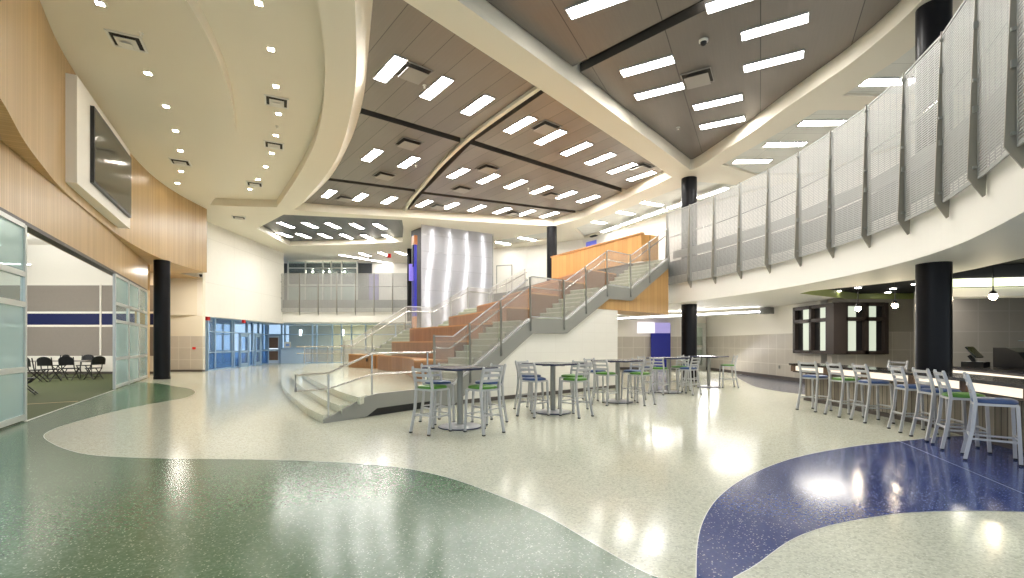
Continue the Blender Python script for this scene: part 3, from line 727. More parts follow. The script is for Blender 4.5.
# mesh railing
def mesh_railing(name, path, n, label, z0=3.71, z1=6.40, step=None, outward=1):
    """path: plan polyline; panels of slatted metal between tapered fins"""
    t = thing(name, label, 'railing', (path[0][0], path[0][1], z0))
    o = Vector((path[0][0], path[0][1], z0))
    pts = path
    for a, b in zip(pts, pts[1:]):
        a = Vector(a); b = Vector(b); d = (b - a); L = d.length; d.normalize(); nrm = Vector((d.y, -d.x)) * outward
        off = nrm * 0.10
        mb = MB(); A = a + d * 0.045 + off; B = b - d * 0.045 + off
        k = int((z1 - z0) / 0.04)
        for i in range(1, k):
            z = z0 + i * 0.04
            mb.bar((A.x - o.x, A.y - o.y, z - o.z), (B.x - o.x, B.y - o.y, z - o.z), 0.006, 0.0265)
        for z in (z0, z1): mb.bar((A.x - o.x, A.y - o.y, z - o.z), (B.x - o.x, B.y - o.y, z - o.z), 0.025, 0.03)
        for s in range(0, 7):
            q = A + (B - A) * (s / 6); w = 0.022 if s in (0, 6) else 0.004
            mb.bar((q.x - o.x, q.y - o.y, 0), (q.x - o.x, q.y - o.y, z1 - z0), w, 0.012)
        mb.build('panel', wire, t, weld=False)
        # handrail behind the panel
        A2_ = a - nrm * 0.05; B2_ = b - nrm * 0.05
        MB().tube([(A2_.x - o.x, A2_.y - o.y, ZT + 0.95 - o.z), (B2_.x - o.x, B2_.y - o.y, ZT + 0.95 - o.z)], 0.02, 6).build('handrail', stain, t)
    for i, a in enumerate(pts):
        b = pts[min(i + 1, len(pts) - 1)]; c = pts[max(i - 1, 0)]
        d = Vector((b[0] - c[0], b[1] - c[1])).normalized(); nrm = Vector((d.y, -d.x)) * outward
        poly = [(0.02, -0.24), (0.05, -0.26), (0.21, 0.02), (0.17, 1.3), (0.12, z1 - z0 + 0.05), (0.04, z1 - z0 + 0.05), (0.0, 0.3)]
        p0 = (a[0] - o.x, a[1] - o.y, 0)
        mb = MB(); mb.plate(poly, p0, (nrm.x, nrm.y, 0), (0, 0, 1), (d.x, d.y, 0), -0.012, 0.012)
        post = mb.build('post', fin, t)
        for z in (0.15, 0.95, 1.35, 2.1, z1 - z0 - 0.1):
            q = Vector((a[0], a[1])) + nrm * 0.13 + d * 0.03
            MB().box((q.x - o.x, q.y - o.y, z), (0.04, 0.06, 0.09 if z in (0.95, 2.1) else 0.04), atan2(d.y, d.x)).build('bracket', steel, post)
    return t
rp = resample(arc[::-1], 1.225)
mesh_railing('balcony_railing', rp, 0, 'long curved slatted metal railing on the balcony above the counter', outward=1)
fp = [(-16.27 + 1.31 * i, 33.9) for i in range(9)]
mesh_railing('balcony_railing', fp, 0, 'straight slatted metal railing on the far balcony above the entrance', outward=1)

mb = MB(); _ca = offset(arc, -0.18); mb.thickwall(_ca, -0.08, ZT + 0.14, ZT + 0.42); struct(mb.build('trim_6', plain('grey_low_band', (0.30, 0.29, 0.27), 0.5)))
# upper floor back walls
uw = [(-2.2, 33.2), (1.1, 32.0), (4.5, 29.7), (8.3, 24.0), (11.6, 18.6), (14.5, 12.8), (15.2, 7), (15.2, 3)]
mb = MB(); mb.thickwall(uw, -0.2, ZT, HB); struct(mb.build('wall_upper_right', white))
# doors on the upper wall
def slab_door(name, a, b, z0, z1, frame_m, panel_m, label=None, glass=None):
    a = Vector(a); b = Vector(b); d = (b - a).normalized(); L = (b - a).length; rz = atan2(d.y, d.x)
    o = bpy.data.objects.new(name, None); COL.objects.link(o); o.location = (a.x, a.y, z0); o.rotation_euler.z = rz
    struct(o, label, 'door' if label else None); h = z1 - z0
    mb = MB(); mb.box((0.03, 0, h / 2), (0.06, 0.14, h)); mb.box((L - 0.03, 0, h / 2), (0.06, 0.14, h)); mb.box((L / 2, 0, h - 0.03), (L - 0.12, 0.14, 0.06)); mb.build('frame', frame_m, o)
    if glass:
        mb = MB(); mb.box((0.12, 0, h / 2 - 0.03), (0.12, 0.05, h - 0.06)); mb.box((L - 0.12, 0, h / 2 - 0.03), (0.12, 0.05, h - 0.06))
        for z, hh in ((0.12, 0.24), (h * 0.46, 0.14), (h - 0.13, 0.14)): mb.box((L / 2, 0, z), (L - 0.36, 0.05, hh))
        mb.build('door_leaf', panel_m, o)
        mb = MB(); mb.box((L / 2, 0, h * 0.25 + 0.05), (L - 0.36, 0.01, h * 0.42 - 0.2)); mb.box((L / 2, 0, h * 0.72), (L - 0.36, 0.01, h * 0.44 - 0.14)); mb.build('pane', glass, o)
    else:
        MB().box((L / 2, 0, h / 2 - 0.03), (L - 0.12, 0.05, h - 0.06)).build('door_leaf', panel_m, o)
    MB().tube([(L - 0.16, -0.04, h * 0.45), (L - 0.16, -0.09, h * 0.45), (L - 0.28, -0.09, h * 0.45)], 0.012, 6).build('door_handle', stain, o)
    return o
palepanel = plain('pale_door', (0.80, 0.80, 0.74), 0.5)
def wl(a, b, t): return (a[0] + (b[0] - a[0]) * t, a[1] + (b[1] - a[1]) * t - 0.14)
slab_door('door_1', wl(uw[0], uw[1], 0.35), wl(uw[0], uw[1], 0.68), ZT, ZT + 2.2, steel, palepanel)
slab_door('door_2', wl(uw[3], uw[4], 0.45), wl(uw[3], uw[4], 0.60), ZT, ZT + 2.2, steel, palepanel)
o = MB().box((8.65, 22.9, 7.05), (0.35, 0.12, 0.22), atan2(-5.4, 3.3)).build('exit_sign', redm); tag(o, 'red lit sign on the upper wall behind the mesh railing', 'sign')
t = thing('wall_monitor', 'small blue-lit screen on the upper wall above the wood partition', 'monitor', (4.80, 28.95, 7.38), atan2(-5.7, 3.8))
MB().box((0, 0, 0), (1.0, 0.06, 0.6)).build('bezel', blackm, t); MB().box((0, -0.034, 0), (0.92, 0.006, 0.52)).build('screen', bluescreen, t); MB().box((0.3, -0.05, 0.5), (0.5, 0.3, 0.06)).build('bracket', blackm, t)

# far upper glazing behind the far balcony
mb = MB(); mb.box((-14.65, 38.2, 6.2), (7.0, 0.1, 3.3)); struct(mb.build('wall_upper_far', plain('night_blue_grey', (0.045, 0.05, 0.055), 0.5)))
o = bpy.data.objects.new('window_1', None); COL.objects.link(o); o.location = (-17.4, 37.2, ZT); struct(o)
mb = MB()
for x in (0.05, 1.4, 2.75, 3.4, 4.2, 5.4): mb.box((x, 0, 1.65), (0.09, 0.12, 3.3))
for z in (0.05, 1.45, 2.75): mb.box((2.72, 0, z), (5.4, 0.1, 0.09))
mb.build('frame', alum, o)
MB().box((2.7, 0, 0.75), (5.3, 0.02, 1.3)).build('pane', frost, o); MB().box((2.7, 0, 2.1), (5.3, 0.012, 1.2)).build('pane', clear, o); MB().box((2.7, 0, 3.02), (5.3, 0.012, 0.45)).build('pane', clear, o)
for i, x in enumerate((-15.6, -14.3, -13.1)):
    q = MB().lathe([(0.02, 0.05), (0.06, 0), (0.05, -0.05), (0.01, -0.07)], (0, 0, 0), 12)
    o = q.build('pendant_bulb', downm); o.location = (x, 37.6, 7.1); tag(o, f'{ORD[i]} bright bulb from the left behind the far upper glazing', 'pendant bulb', 'bulbs behind the far glazing')
    MB().tube([(0, 0, 0.05), (0, 0, 0.8)], 0.01, 6).build('cord', blackm, o)
mb = MB(); mb.box((-9.0, 38.2, 6.2), (4.2, 0.2, 3.3)); struct(mb.build('wall_upper_back', white))
o = MB().box((-10.9, 37.9, 5.75), (0.75, 0.1, 2.4)).build('violet_panel', plain('violet_paint', (0.16, 0.12, 0.45), 0.5)); tag(o, 'violet wall panel on the upper floor behind the far railing', 'panel')
mb = MB(); mb.box((-7.35, 33.9 + 0.4, 6.35), (0.95, 0.2, 1.0)); struct(mb.build('wall_upper_stub', white))
o = MB().box((-8.6, 33.6, 7.62), (0.25, 0.06, 0.28)).build('exit_sign', redm); tag(o, 'red sign hanging above the far balcony', 'sign')

# ================================================================ ENTRANCE STOREFRONT
def storefront(name, a, b, z1, xs, rails, m_frame, pane_mats, lower=None):
    a = Vector(a); b = Vector(b); d = (b - a).normalized(); L = (b - a).length
    o = bpy.data.objects.new(name, None); COL.objects.link(o); o.location = (a.x, a.y, 0); o.rotation_euler.z = atan2(d.y, d.x); struct(o)
    mb = MB()
    for x in xs: mb.box((x * L, 0, z1 / 2), (0.08, 0.14, z1))
    for z in rails: mb.box((L / 2, 0, z), (L, 0.10, 0.07))
    mb.build('frame', m_frame, o)
    zz = rails
    for i in range(len(xs) - 1):
        for j in range(len(zz) - 1):
            m = pane_mats(i, j)
            if m is None: continue
            MB().box(((xs[i] + xs[i + 1]) / 2 * L, 0, (zz[j] + zz[j + 1]) / 2), ((xs[i + 1] - xs[i]) * L - 0.08, 0.014, zz[j + 1] - zz[j] - 0.07)).build('pane', m, o)
    return o
ebl = glassy('blue_lower_glass', (0.55, 0.75, 1.0), 0.55, 0.1, (0.12, 0.28, 0.55))
eb = glassy('entrance_glass', (0.80, 0.90, 1.0), 0.86, 0.04, (0.5, 0.62, 0.75))
storefront('window_2', (-16.35, 25.75), (-17.6, 34.6), 2.92, [0.0, 0.09, 0.33, 0.36, 0.58, 0.68, 0.80, 1.0], [0.04, 0.98, 2.12, 2.88], ablue, lambda i, j: (ebl if j == 0 else eb))
storefront('window_5', (-19.6, 24.5), (-20.9, 36.0), 2.92, [0.0, 0.12, 0.24, 0.36, 0.48, 0.60, 0.72, 0.86, 1.0], [0.04, 0.98, 2.12, 2.88], ablue, lambda i, j: (ebl if j == 0 else eb))
mb = MB(); mb.flat([(-16.2, 25.0), (-17.7, 36.5), (-22, 37), (-22, 24)], 2.95); struct(mb.build('ceiling_vestibule', white))
# entrance doors standing in that storefront
def on_sf(t): return (-16.35 - 1.25 * t + 0.16, 25.75 + 8.85 * t)
slab_door('door_3', on_sf(0.42), on_sf(0.57), 0, 2.10, ablue, ablue, glass=eb)
slab_door('door_4', on_sf(0.69), on_sf(0.80), 0, 2.10, ablue, ablue, glass=eb)
XB0, XB1, YBk = -18.6, -6.2, 35.8
storefront('window_3', (XB0, YBk), (XB1, YBk), 2.95, [0.0, 0.02, 0.115, 0.135, 0.30, 0.325, 0.42, 0.475, 0.535, 0.62, 0.80, 1.0], [0.04, 1.02, 2.15, 2.92], ablue, lambda i, j: None if (i == 1 and j < 2) else (clear if i > 5 else eb))
slab_door('door_5', (-18.3, 35.72), (-17.22, 35.72), 0, 2.12, ablue, plain('pale_blue_white', (0.62, 0.72, 0.82), 0.4), glass=plain('brown_behind_glass', (0.22, 0.13, 0.08), 0.2))
t = thing('reception_counter', 'pale blue half-height reception counter beside the white glazed door', 'counter', (-16.0, 35.5, 0))
MB().box((0, 0, 0.55), (2.1, 0.3, 1.10)).build('front_panel', plain('pale_blue_panel', (0.42, 0.55, 0.70), 0.4), t); MB().box((0, 0, 1.13), (2.2, 0.42, 0.06)).build('countertop', ablue, t)
o = MB().box((-16.55, 35.4, 1.385), (0.46, 0.03, 0.42)).build('notice_sign', vented); tag(o, 'white notice sheet standing on the pale blue reception counter', 'notice')
o.data.materials.append(plain('pale_blue_print', (0.30, 0.45, 0.75), 0.5))
mb = MB(); mb.box((-16.55, 35.38, 1.37), (0.26, 0.012, 0.18)); p_ = mb.build('printed_area', plain('blue_print', (0.25, 0.42, 0.75), 0.5)); p_.parent = o
# rooms behind
mb = MB(); mb.box((-11.5, 41, 1.5), (15, 0.2, 3.0)); struct(mb.build('wall_office', taupe))
mb = MB(); mb.box((-8.0, 38.2, 1.5), (0.15, 5.0, 3.0)); struct(mb.build('wall_office_side', taupe))
for i, x in enumerate((-17.0, -13.6)):
    t = thing('wall_sconce', ['bright wall lamp behind the reception counter glass', 'bright wall lamp behind the glass doors right of reception'][i], 'wall lamp', (x, 38.6, 2.35))
    MB().lathe([(0.09, -0.24), (0.11, 0.24)], n=14).build('lamp_shade', glow('sconce_glow%d' % i, (1, 0.93, 0.8), 6.0), t); MB().box((0, 0.1, 0), (0.06, 0.2, 0.1)).build('bracket', steel, t)
    MB().box((0, 1.2, 0), (0.02, 2.2, 0.02)).build('arm', steel, t)
lightarea('office_lamp', (-13, 38.3, 2.9), 3.5, 170, (1, 0.92, 0.8))
for p, lab in (((206.8, 318.5), 'red sign at the left end of the entrance glazing head'), ((243, 321.3), 'red sign hanging inside the entrance glazing')):
    ratio = (p[0] - 512) / 480; Y = 25.75 if p[0] < 220 else 29.2
    o = MB().box((ratio * Y + 0.05, Y, 1.44 + (344 - p[1]) * Y / 480), (0.12, 0.22, 0.20)).build('exit_sign', redm); tag(o, lab, 'sign')
# outside ground
mb = MB(); mb.flat([(-60, 10), (-16.6, 25.4), (-17.9, 35), (-20, 46), (-60, 60)], 0.004); struct(mb.build('ground_outside', plain('pale_paving', (0.20, 0.30, 0.42), 0.8)))

# ================================================================ STAGE PLATFORM, STEPS, BLEACHERS, STAIRS
P0 = Vector((-1.42, 11.33)); UV = Vector(U); VV = Vector(V)
def sv(s, v): q = P0 + UV * s + VV * v; return (q.x, q.y)
edge0 = [(-3.45, 8.75), (-4.15, 9.75), (-4.85, 10.9), (-6.5, 13.75), (-8.5, 17.7), (-10.1, 21.6), (-11.2, 25.0)]
outer = catmull(edge0, 6)
near_edge = [(-3.45, 8.75), (-2.75, 9.68), (-2.1, 10.6), (-1.42, 11.33)]
near_s = catmull(near_edge, 5)
def shifted(d): return offset(outer, -d)
def plat(d, z0, z1, name, mat_top):
    e = shifted(d) if d else outer
    st = {0: 0.0, 0.34: 0.22, 0.68: 0.45}[d]
    ns = [p for p in near_s]
    # trim the near side so each tread steps back
    k = {0: 0, 0.34: 2, 0.68: 4}[d]
    poly = e + [(-8.0, 27.0), (-2, 28), (2.0, 22), sv(0.6, 0.16)] + ns[k:][::-1]
    mb = MB(); mb.prism(poly, z0, z1, 0); return mb
stage = thing('stage_platform', 'curved cream terrazzo platform with three rounded steps at the stair foot', 'platform')
for d, z0, z1 in ((0, 0, 0.14), (0.34, 0.14, 0.28), (0.68, 0.28, 0.42)):
    plat(d, z0, z1, 'tread', terr).build('tread' if d < 0.5 else 'deck', terr, stage, weld=False)
# grey side plate with sloped front end and dark toe
sp = MB()
npx = near_s
lens = [0]
for a, b in zip(npx, npx[1:]): lens.append(lens[-1] + hypot(b[0] - a[0], b[1] - a[1]))
offp = offset(npx, -0.05)
top = lambda l: min(0.445, 0.06 + 0.36 * l / 0.95); bot = lambda l: 0.0 if l < 0.9 else (min(0.15, (l - 0.9) * 0.9))
n = len(npx)
vs = [(*offp[i], bot(lens[i])) for i in range(n)] + [(*offp[i], top(lens[i])) for i in range(n)] + [(*npx[i], bot(lens[i])) for i in range(n)] + [(*npx[i], top(lens[i])) for i in range(n)]
fs = []
for i in range(n - 1):
    fs += [(i, i + 1, n + i + 1, n + i), (2 * n + i, 2 * n + i + 1, 3 * n + i + 1, 3 * n + i), (n + i, n + i + 1, 3 * n + i + 1, 3 * n + i), (i, i + 1, 2 * n + i + 1, 2 * n + i)]
fs += [(0, n, 3 * n, 2 * n), (n - 1, 2 * n - 1, 4 * n - 1, 3 * n - 1)]
sp.add(vs, fs); sp.build('side_plate', steel, stage)
tp = [p for p, l in zip(npx, lens) if l > 0.85]; mb = MB(); mb.thickwall(offset(tp, -0.012), 0.010, 0.0, 0.16); mb.build('toe_recess', blackm, stage)
def rail_run(pts, r, name, parent, m=stain): return MB().tube(pts, r, 8).build(name, m, parent)
# near handrail
hr = thing('handrail', 'bent steel tube handrail along the near side of the platform steps', 'handrail')
pe = Vector((-3.77, 8.36)); pa = Vector((-3.38, 8.84)); pb = Vector((-2.80, 9.60)); pc = Vector(sv(-0.42, 0.05))
zr0, zr1 = 0.89, 1.25
rail_run([(pe.x, pe.y, zr0 - 0.28), (pe.x, pe.y, zr0), (pa.x, pa.y, zr0 + 0.01), (pb.x, pb.y, zr1), (-2.2, 10.42, zr1), (pc.x, pc.y, zr1)], 0.024, 'top_rail', hr)
rail_run([(pe.x, pe.y, zr0 - 0.28), (pa.x, pa.y, zr0 - 0.28), (pb.x, pb.y, zr1 - 0.42), (-2.2, 10.42, zr1 - 0.42), (pc.x, pc.y, zr1 - 0.42)], 0.018, 'lower_rail', hr)
for q, z0, z1 in ((pa, 0.02, zr0), (pb, 0.38, zr1), (Vector((-1.9, 10.8)), 0.42, zr1)):
    MB().tube([(q.x, q.y, z0), (q.x, q.y, z1)], 0.02, 8).build('post', stain, hr)
# far handrail of the steps
fr = thing('handrail', 'level steel handrail with glass on the far side of the platform steps', 'handrail')
f0 = Vector((-10.9, 25.2)); f1 = Vector((-7.2, 25.2))
for z, nm, r in ((1.30, 'top_rail', 0.03), (0.95, 'lower_rail', 0.022)): rail_run([(f0.x - 0.4, f0.y, z), (f1.x, f1.y, z)], r, nm, fr)
for k in range(4):
    q = f0.lerp(f1, k / 3); MB().tube([(q.x, q.y, 0.42), (q.x, q.y, 1.30)], 0.025, 8).build('post', stain, fr)
mb = MB(); mb.box(((f0.x + f1.x) / 2, f0.y + 0.03, 0.84), (3.6, 0.012, 0.7)); mb.build('glass_panel', guardg, fr)

# bleacher tiers
PR = [(-0.5, 0.42), (0, 0.42), (2.6, 2.08), (4.0, 2.08), (6.04, 3.24), (7.32, 3.24), (9.77, 4.57)]
def zprof(s):
    if s <= PR[0][0]: return PR[0][1]
    for (a, za), (b, zb) in zip(PR, PR[1:]):
        if s <= b: return za + (zb - za) * (s - a) / (b - a)
    return PR[-1][1]
VW = 1.28
Cs = [(-4.5, 17.95), (-3.97, 18.6), (-2.6, 19.7), (-1.5, 20.4), (-0.4, 21.2), (0.75, 22.1), (2.02, 23.1)]
Ns = [1.0, 2.0, 2.9, 3.9, 5.2, 6.6, 8.4]
Zs = [1.53, 2.04, 2.55, 3.05, 3.56, 4.07, 4.57]
def mid(a, b, bow):
    m = ((a[0] + b[0]) / 2, (a[1] + b[1]) / 2); dx, dy = b[0] - a[0], b[1] - a[1]; L = hypot(dx, dy)
    return (m[0] - dy / L * bow, m[1] + dx / L * bow)
fronts = []
for k in range(7):
    a = sv(Ns[k], VW + 0.03); c = Cs[k]; fronts.append(catmull([a, mid(a, c, -0.05), c], 6))
fronts[-1] = [sv(8.4, VW + 0.03), (2.02, 23.1)]
def tier(poly, z0, z1, lab):
    t = thing('bleacher_tier', lab, 'bleacher', group='stepped wooden seating tiers')
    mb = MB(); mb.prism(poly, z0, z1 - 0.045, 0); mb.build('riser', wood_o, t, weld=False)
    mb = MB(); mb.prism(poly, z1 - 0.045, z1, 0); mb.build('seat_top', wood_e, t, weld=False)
labs = ['second wooden seating tier from the bottom', 'third wooden seating tier from the bottom', 'fourth wooden seating tier from the bottom', 'fifth wooden seating tier from the bottom', 'sixth wooden seating tier from the bottom', 'top wooden seating tier below the pine partition']
for k in range(6):
    tier(fronts[k] + fronts[k + 1][::-1], 0.421, Zs[k], labs[k])
bench = catmull([(-2.6, 12.75), (-2.78, 13.6), (-3.46, 15.9), (-4.48, 18.1), (-5.38, 19.2)], 5)
tier(bench + [fronts[0][-1], fronts[0][0]], 0.421, 1.0, 'lowest curved wooden bench tier on the terrazzo platform')
t = thing('wood_block', 'separate low wooden bench block at the left of the curved bench', 'bench')
blk = [(-7.15, 21.0), (-5.75, 19.75), (-5.35, 20.2), (-6.75, 21.45)]
MB().prism(blk, 0.421, 0.955).build('body', wood_o, t); MB().prism(blk, 0.955, 1.0).build('seat_top', wood_e, t)
q = G2(372, 370)
MB().box((-6.05, 19.98, 0.78), (0.10, 0.03, 0.14), -0.73).build('socket_plate', blackm, t)

# near stair
st = thing('staircase', 'terrazzo staircase with grey stringer rising to the balcony on the near side', 'staircase')
def flight(mb, s0, s1, z0, z1, n, v0, v1):
    rise = (z1 - z0) / n; tr = (s1 - s0) / n
    for i in range(n):
        a = s0 + tr * i; zt = z0 + rise * (i + 1)
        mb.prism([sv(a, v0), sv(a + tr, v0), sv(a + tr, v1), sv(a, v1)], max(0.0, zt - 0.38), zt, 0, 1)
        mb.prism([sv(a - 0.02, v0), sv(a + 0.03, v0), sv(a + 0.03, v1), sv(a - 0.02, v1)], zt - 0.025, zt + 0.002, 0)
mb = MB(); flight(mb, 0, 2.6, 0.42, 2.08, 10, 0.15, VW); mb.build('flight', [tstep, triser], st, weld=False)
mb = MB(); mb.prism([sv(2.6, 0.15), sv(4.0, 0.15), sv(4.0, VW), sv(2.6, VW)], 1.78, 2.08); mb.build('landing', tstep, st)
mb = MB(); flight(mb, 4.0, 6.04, 2.08, 3.24, 7, 0.15, VW); mb.build('flight', [tstep, triser], st, weld=False)
mb = MB(); mb.prism([sv(6.04, 0.15), sv(7.32, 0.15), sv(7.32, VW), sv(6.04, VW)], 2.94, 3.24); mb.build('landing', tstep, st)
mb = MB(); flight(mb, 7.32, 9.77, 3.24, 4.57, 8, 0.15, VW); mb.build('flight', [tstep, triser], st, weld=False)
topp = [(s, z + 0.06) for s, z in PR]
botp = [(9.77, 4.30), (7.32, 2.90), (6.04, 2.885), (4.0, 1.75), (2.6, 1.73), (0.0, 0.02), (-0.5, 0.02)]
a3, v3, z3 = (*U, 0), (*V, 0), (0, 0, 1); o3 = (P0.x, P0.y, 0)
MB().plate(topp + botp, o3, a3, z3, v3, -0.10, 0.149).build('stringer', steel, st)
# wall beneath, and cladding
mb = MB(); mb.plate([(0.04, 0.0), (6.62, 0.0), (6.62, 2.547), (5.44, 2.547), (4.0, 1.746), (2.6, 1.726)], o3, a3, z3, v3, 0.0, 0.14); struct(mb.build('wall_stair', whiteblock))
mb = MB(); mb.plate([(0.05, 0.0), (6.64, 0.0), (6.64, 0.10), (0.12, 0.10)], o3, a3, z3, v3, -0.012, 0.0); struct(mb.build('baseboard_stair', base_dk))
mb = MB(); mb.prism([sv(6.62, 0.145), sv(6.62, 1.27), sv(6.48, 1.27), sv(6.48, 0.145)], 0, 2.547); struct(mb.build('wall_stair_end', whiteblock))
mb = MB(); mb.plate([(5.45, 2.55), (9.80, 2.55), (9.80, 4.30), (7.32, 2.90), (6.04, 2.885), (5.46, 2.56)], o3, a3, z3, v3, -0.02, 1.27); mb.build('cladding', wood_s, st)
# near guard
gd = thing('stair_guard', 'glazed guard with grey posts along the near staircase', 'railing')
GS = [-0.55, 0.46, 1.45, 2.5, 3.86, 4.86, 5.92, 7.22, 8.38, 9.68]
def sp3(s, v, z): q = sv(s, v); return (q[0], q[1], z)
for s0, s1 in zip(GS, GS[1:]):
    brk = [s0 + 0.04] + [b for b in (0.0, 2.6, 4.0, 6.04, 7.32) if s0 + 0.06 < b < s1 - 0.06] + [s1 - 0.04]
    poly = [(s, zprof(s) + 0.10) for s in brk] + [(s, zprof(s) + 1.20) for s in brk[::-1]]
    MB().plate(poly, o3, a3, z3, v3, -0.055, -0.045).build('glass_panel', guardg, gd)
    mb = MB()
    for a, b in zip(brk, brk[1:]): mb.bar(sp3(a, -0.05, zprof(a) + 1.20), sp3(b, -0.05, zprof(b) + 1.20), 0.025, 0.025)
    mb.build('top_rail', silver, gd)
    mb = MB()
    for a, b in zip(brk, brk[1:]): mb.bar(sp3(a, -0.05, zprof(a) + 0.10), sp3(b, -0.05, zprof(b) + 0.10), 0.03, 0.03)
    mb.build('bottom_rail', silver, gd)
for s in GS:
    mb = MB()
    for ds in (-0.016, 0.016): mb.bar(sp3(s + ds, -0.12, zprof(s) - 0.22), sp3(s + ds, -0.08, zprof(s) + 1.23), 0.035, 0.010, 0, (*U, 0))
    mb.build('post', steel, gd)
mb = MB(); hp = [sp3(s, 0.06, zprof(s) + 0.92) for s in (-0.5, 0.0, 2.6, 4.0, 6.04, 7.32, 9.7)]; mb.tube(hp, 0.02, 8); mb.build('handrail', stain, gd)

# far stair
Q0 = Vector((-5.1, 23.3)); DD = Vector((0.82, 0.572)).normalized(); NN = Vector((DD.y, -DD.x))
def fs_(s, v): q = Q0 + DD * s + NN * v; return (q.x, q.y)
FP = [(-3.2, 0.42), (-2.6, 0.42), (0, 2.08), (1.35, 2.08), (3.4, 3.24), (4.7, 3.24), (7.2, 4.57)]
def zf(s):
    if s <= FP[0][0]: return FP[0][1]
    for (a, za), (b, zb) in zip(FP, FP[1:]):
        if s <= b: return za + (zb - za) * (s - a) / (b - a)
    return FP[-1][1]
fst = thing('staircase', 'terrazzo staircase on the far side of the wooden tiers', 'staircase')
FW = 4.0
def fw(s): return FW if s >= 0 else 1.3 + (FW - 1.3) * (s + 2.6) / 2.6
def fflight(s0, s1, z0, z1, n):
    mb = MB(); rise = (z1 - z0) / n; tr = (s1 - s0) / n
    for i in range(n):
        a = s0 + tr * i; zt = z0 + rise * (i + 1)
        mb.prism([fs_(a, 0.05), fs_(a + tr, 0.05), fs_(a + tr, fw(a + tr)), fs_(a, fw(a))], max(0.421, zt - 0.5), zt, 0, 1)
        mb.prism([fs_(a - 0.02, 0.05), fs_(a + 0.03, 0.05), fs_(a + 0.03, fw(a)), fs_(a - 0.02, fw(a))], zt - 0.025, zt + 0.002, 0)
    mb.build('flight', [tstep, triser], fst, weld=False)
fflight(-2.6, 0, 0.42, 2.08, 10); fflight(1.35, 3.4, 2.08, 3.24, 7); fflight(4.7, 7.2, 3.24, 4.57, 8)
for a, b, z in ((0, 1.35, 2.08), (3.4, 4.7, 3.24)):
    MB().prism([fs_(a, 0.05), fs_(b, 0.05), fs_(b, FW), fs_(a, FW)], z - 0.4, z).build('landing', tstep, fst)
d3, n3, q3 = (DD.x, DD.y, 0), (NN.x, NN.y, 0), (Q0.x, Q0.y, 0)
MB().plate([(s, z + 0.06) for s, z in FP] + [(s, z - 0.5 if i > 1 else 0.421) for i, (s, z) in list(enumerate(FP))[::-1]], q3, d3, z3, n3, -0.06, 0.05).build('stringer', steel, fst)
fg = thing('stair_guard', 'glazed guard with steel handrail on the far staircase', 'railing')
FG = [-3.0, -1.7, -0.05, 1.35, 2.4, 3.4, 4.7, 5.9, 7.15]
def fz3(s, v, z): q = fs_(s, v); return (q[0], q[1], z)
for s0, s1 in zip(FG, FG[1:]):
    brk = [s0 + 0.03] + [b for b in (-2.6, 0.0) if s0 + 0.06 < b < s1 - 0.06] + [s1 - 0.03]
    poly = [(s, zf(s) + 0.10) for s in brk] + [(s, zf(s) + 1.20) for s in brk[::-1]]
    MB().plate(poly, q3, d3, z3, n3, -0.01, 0.0).build('glass_panel', guardg, fg)
    mb = MB()
    for a, b in zip(brk, brk[1:]): mb.bar(fz3(a, -0.005, zf(a) + 1.20), fz3(b, -0.005, zf(b) + 1.20), 0.03, 0.03)
    mb.build('top_rail', silver, fg); mb = MB()
    for a, b in zip(brk, brk[1:]): mb.bar(fz3(a, -0.005, zf(a) + 0.1), fz3(b, -0.005, zf(b) + 0.1), 0.03, 0.03)
    mb.build('bottom_rail', silver, fg)
for s in FG:
    MB().bar(fz3(s, -0.03, zf(s) - 0.2), fz3(s, -0.03, zf(s) + 1.2), 0.05, 0.03).build('post', steel, fg)
MB().tube([fz3(s, 0.06, zf(s) + 0.95) for s, z in FP], 0.026, 8).build('handrail', stain, fg)

# pine partition at the top of the tiers
pt = thing('wood_partition', 'warm pine board partition at the top of the seating tiers', 'partition')
mb = MB(); mb.thickwall([(2.02, 23.1), (4.98, 18.12)], -0.14, ZT, 5.58); mb.build('board_panel', wood_p, pt)
mb = MB(); mb.thickwall([(2.0, 23.14), (5.0, 18.08)], -0.18, 5.58, 5.64); mb.build('cap', wood_e, pt)
mb = MB(); mb.thickwall([(4.98, 18.12), (5.6, 18.35)], 0.12, ZT, 5.58); mb.build('return_panel', wood_p, pt)

# ribbed metal screen around the shaft
sA, sB = Vector((-4.9, 25.9)), Vector((-1.15, 28.1))
t = thing('metal_screen', 'tall wavy brushed metal screen behind the seating tiers', 'screen')
d = (sB - sA); L = d.length; d.normalize(); nn = Vector((d.y, -d.x))
NX = 96; NZ = 30; vs = []; fs = []
zt_, zb_ = HB - 0.02, 0.42
for j in range(NZ + 1):
    z = zb_ + (zt_ - zb_) * j / NZ
    for i in range(NX + 1):
        x = L * i / NX; w = 0.010 * sin(2 * pi * (x / (L / 4.0)) + 0.45 * sin(z * 0.9) + 0.6 * (z - 4) / 4)
        q = sA + d * x + nn * w; vs.append((q.x, q.y, z))
for j in range(NZ):
    for i in range(NX): a = j * (NX + 1) + i; fs.append((a, a + 1, a + NX + 2, a + NX + 1))
mb = MB(); mb.add(vs, fs, 0, True); mb.build('sheet', perf, t)
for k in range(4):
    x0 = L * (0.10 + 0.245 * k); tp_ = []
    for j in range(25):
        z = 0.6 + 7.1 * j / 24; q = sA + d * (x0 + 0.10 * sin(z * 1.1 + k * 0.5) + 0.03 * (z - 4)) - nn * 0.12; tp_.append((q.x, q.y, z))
    MB().tube(tp_, 0.035, 8).build('added_streak_tube', streakm, t)  # added tube, its glow stands in for a streak reflected in the metal
mb = MB()
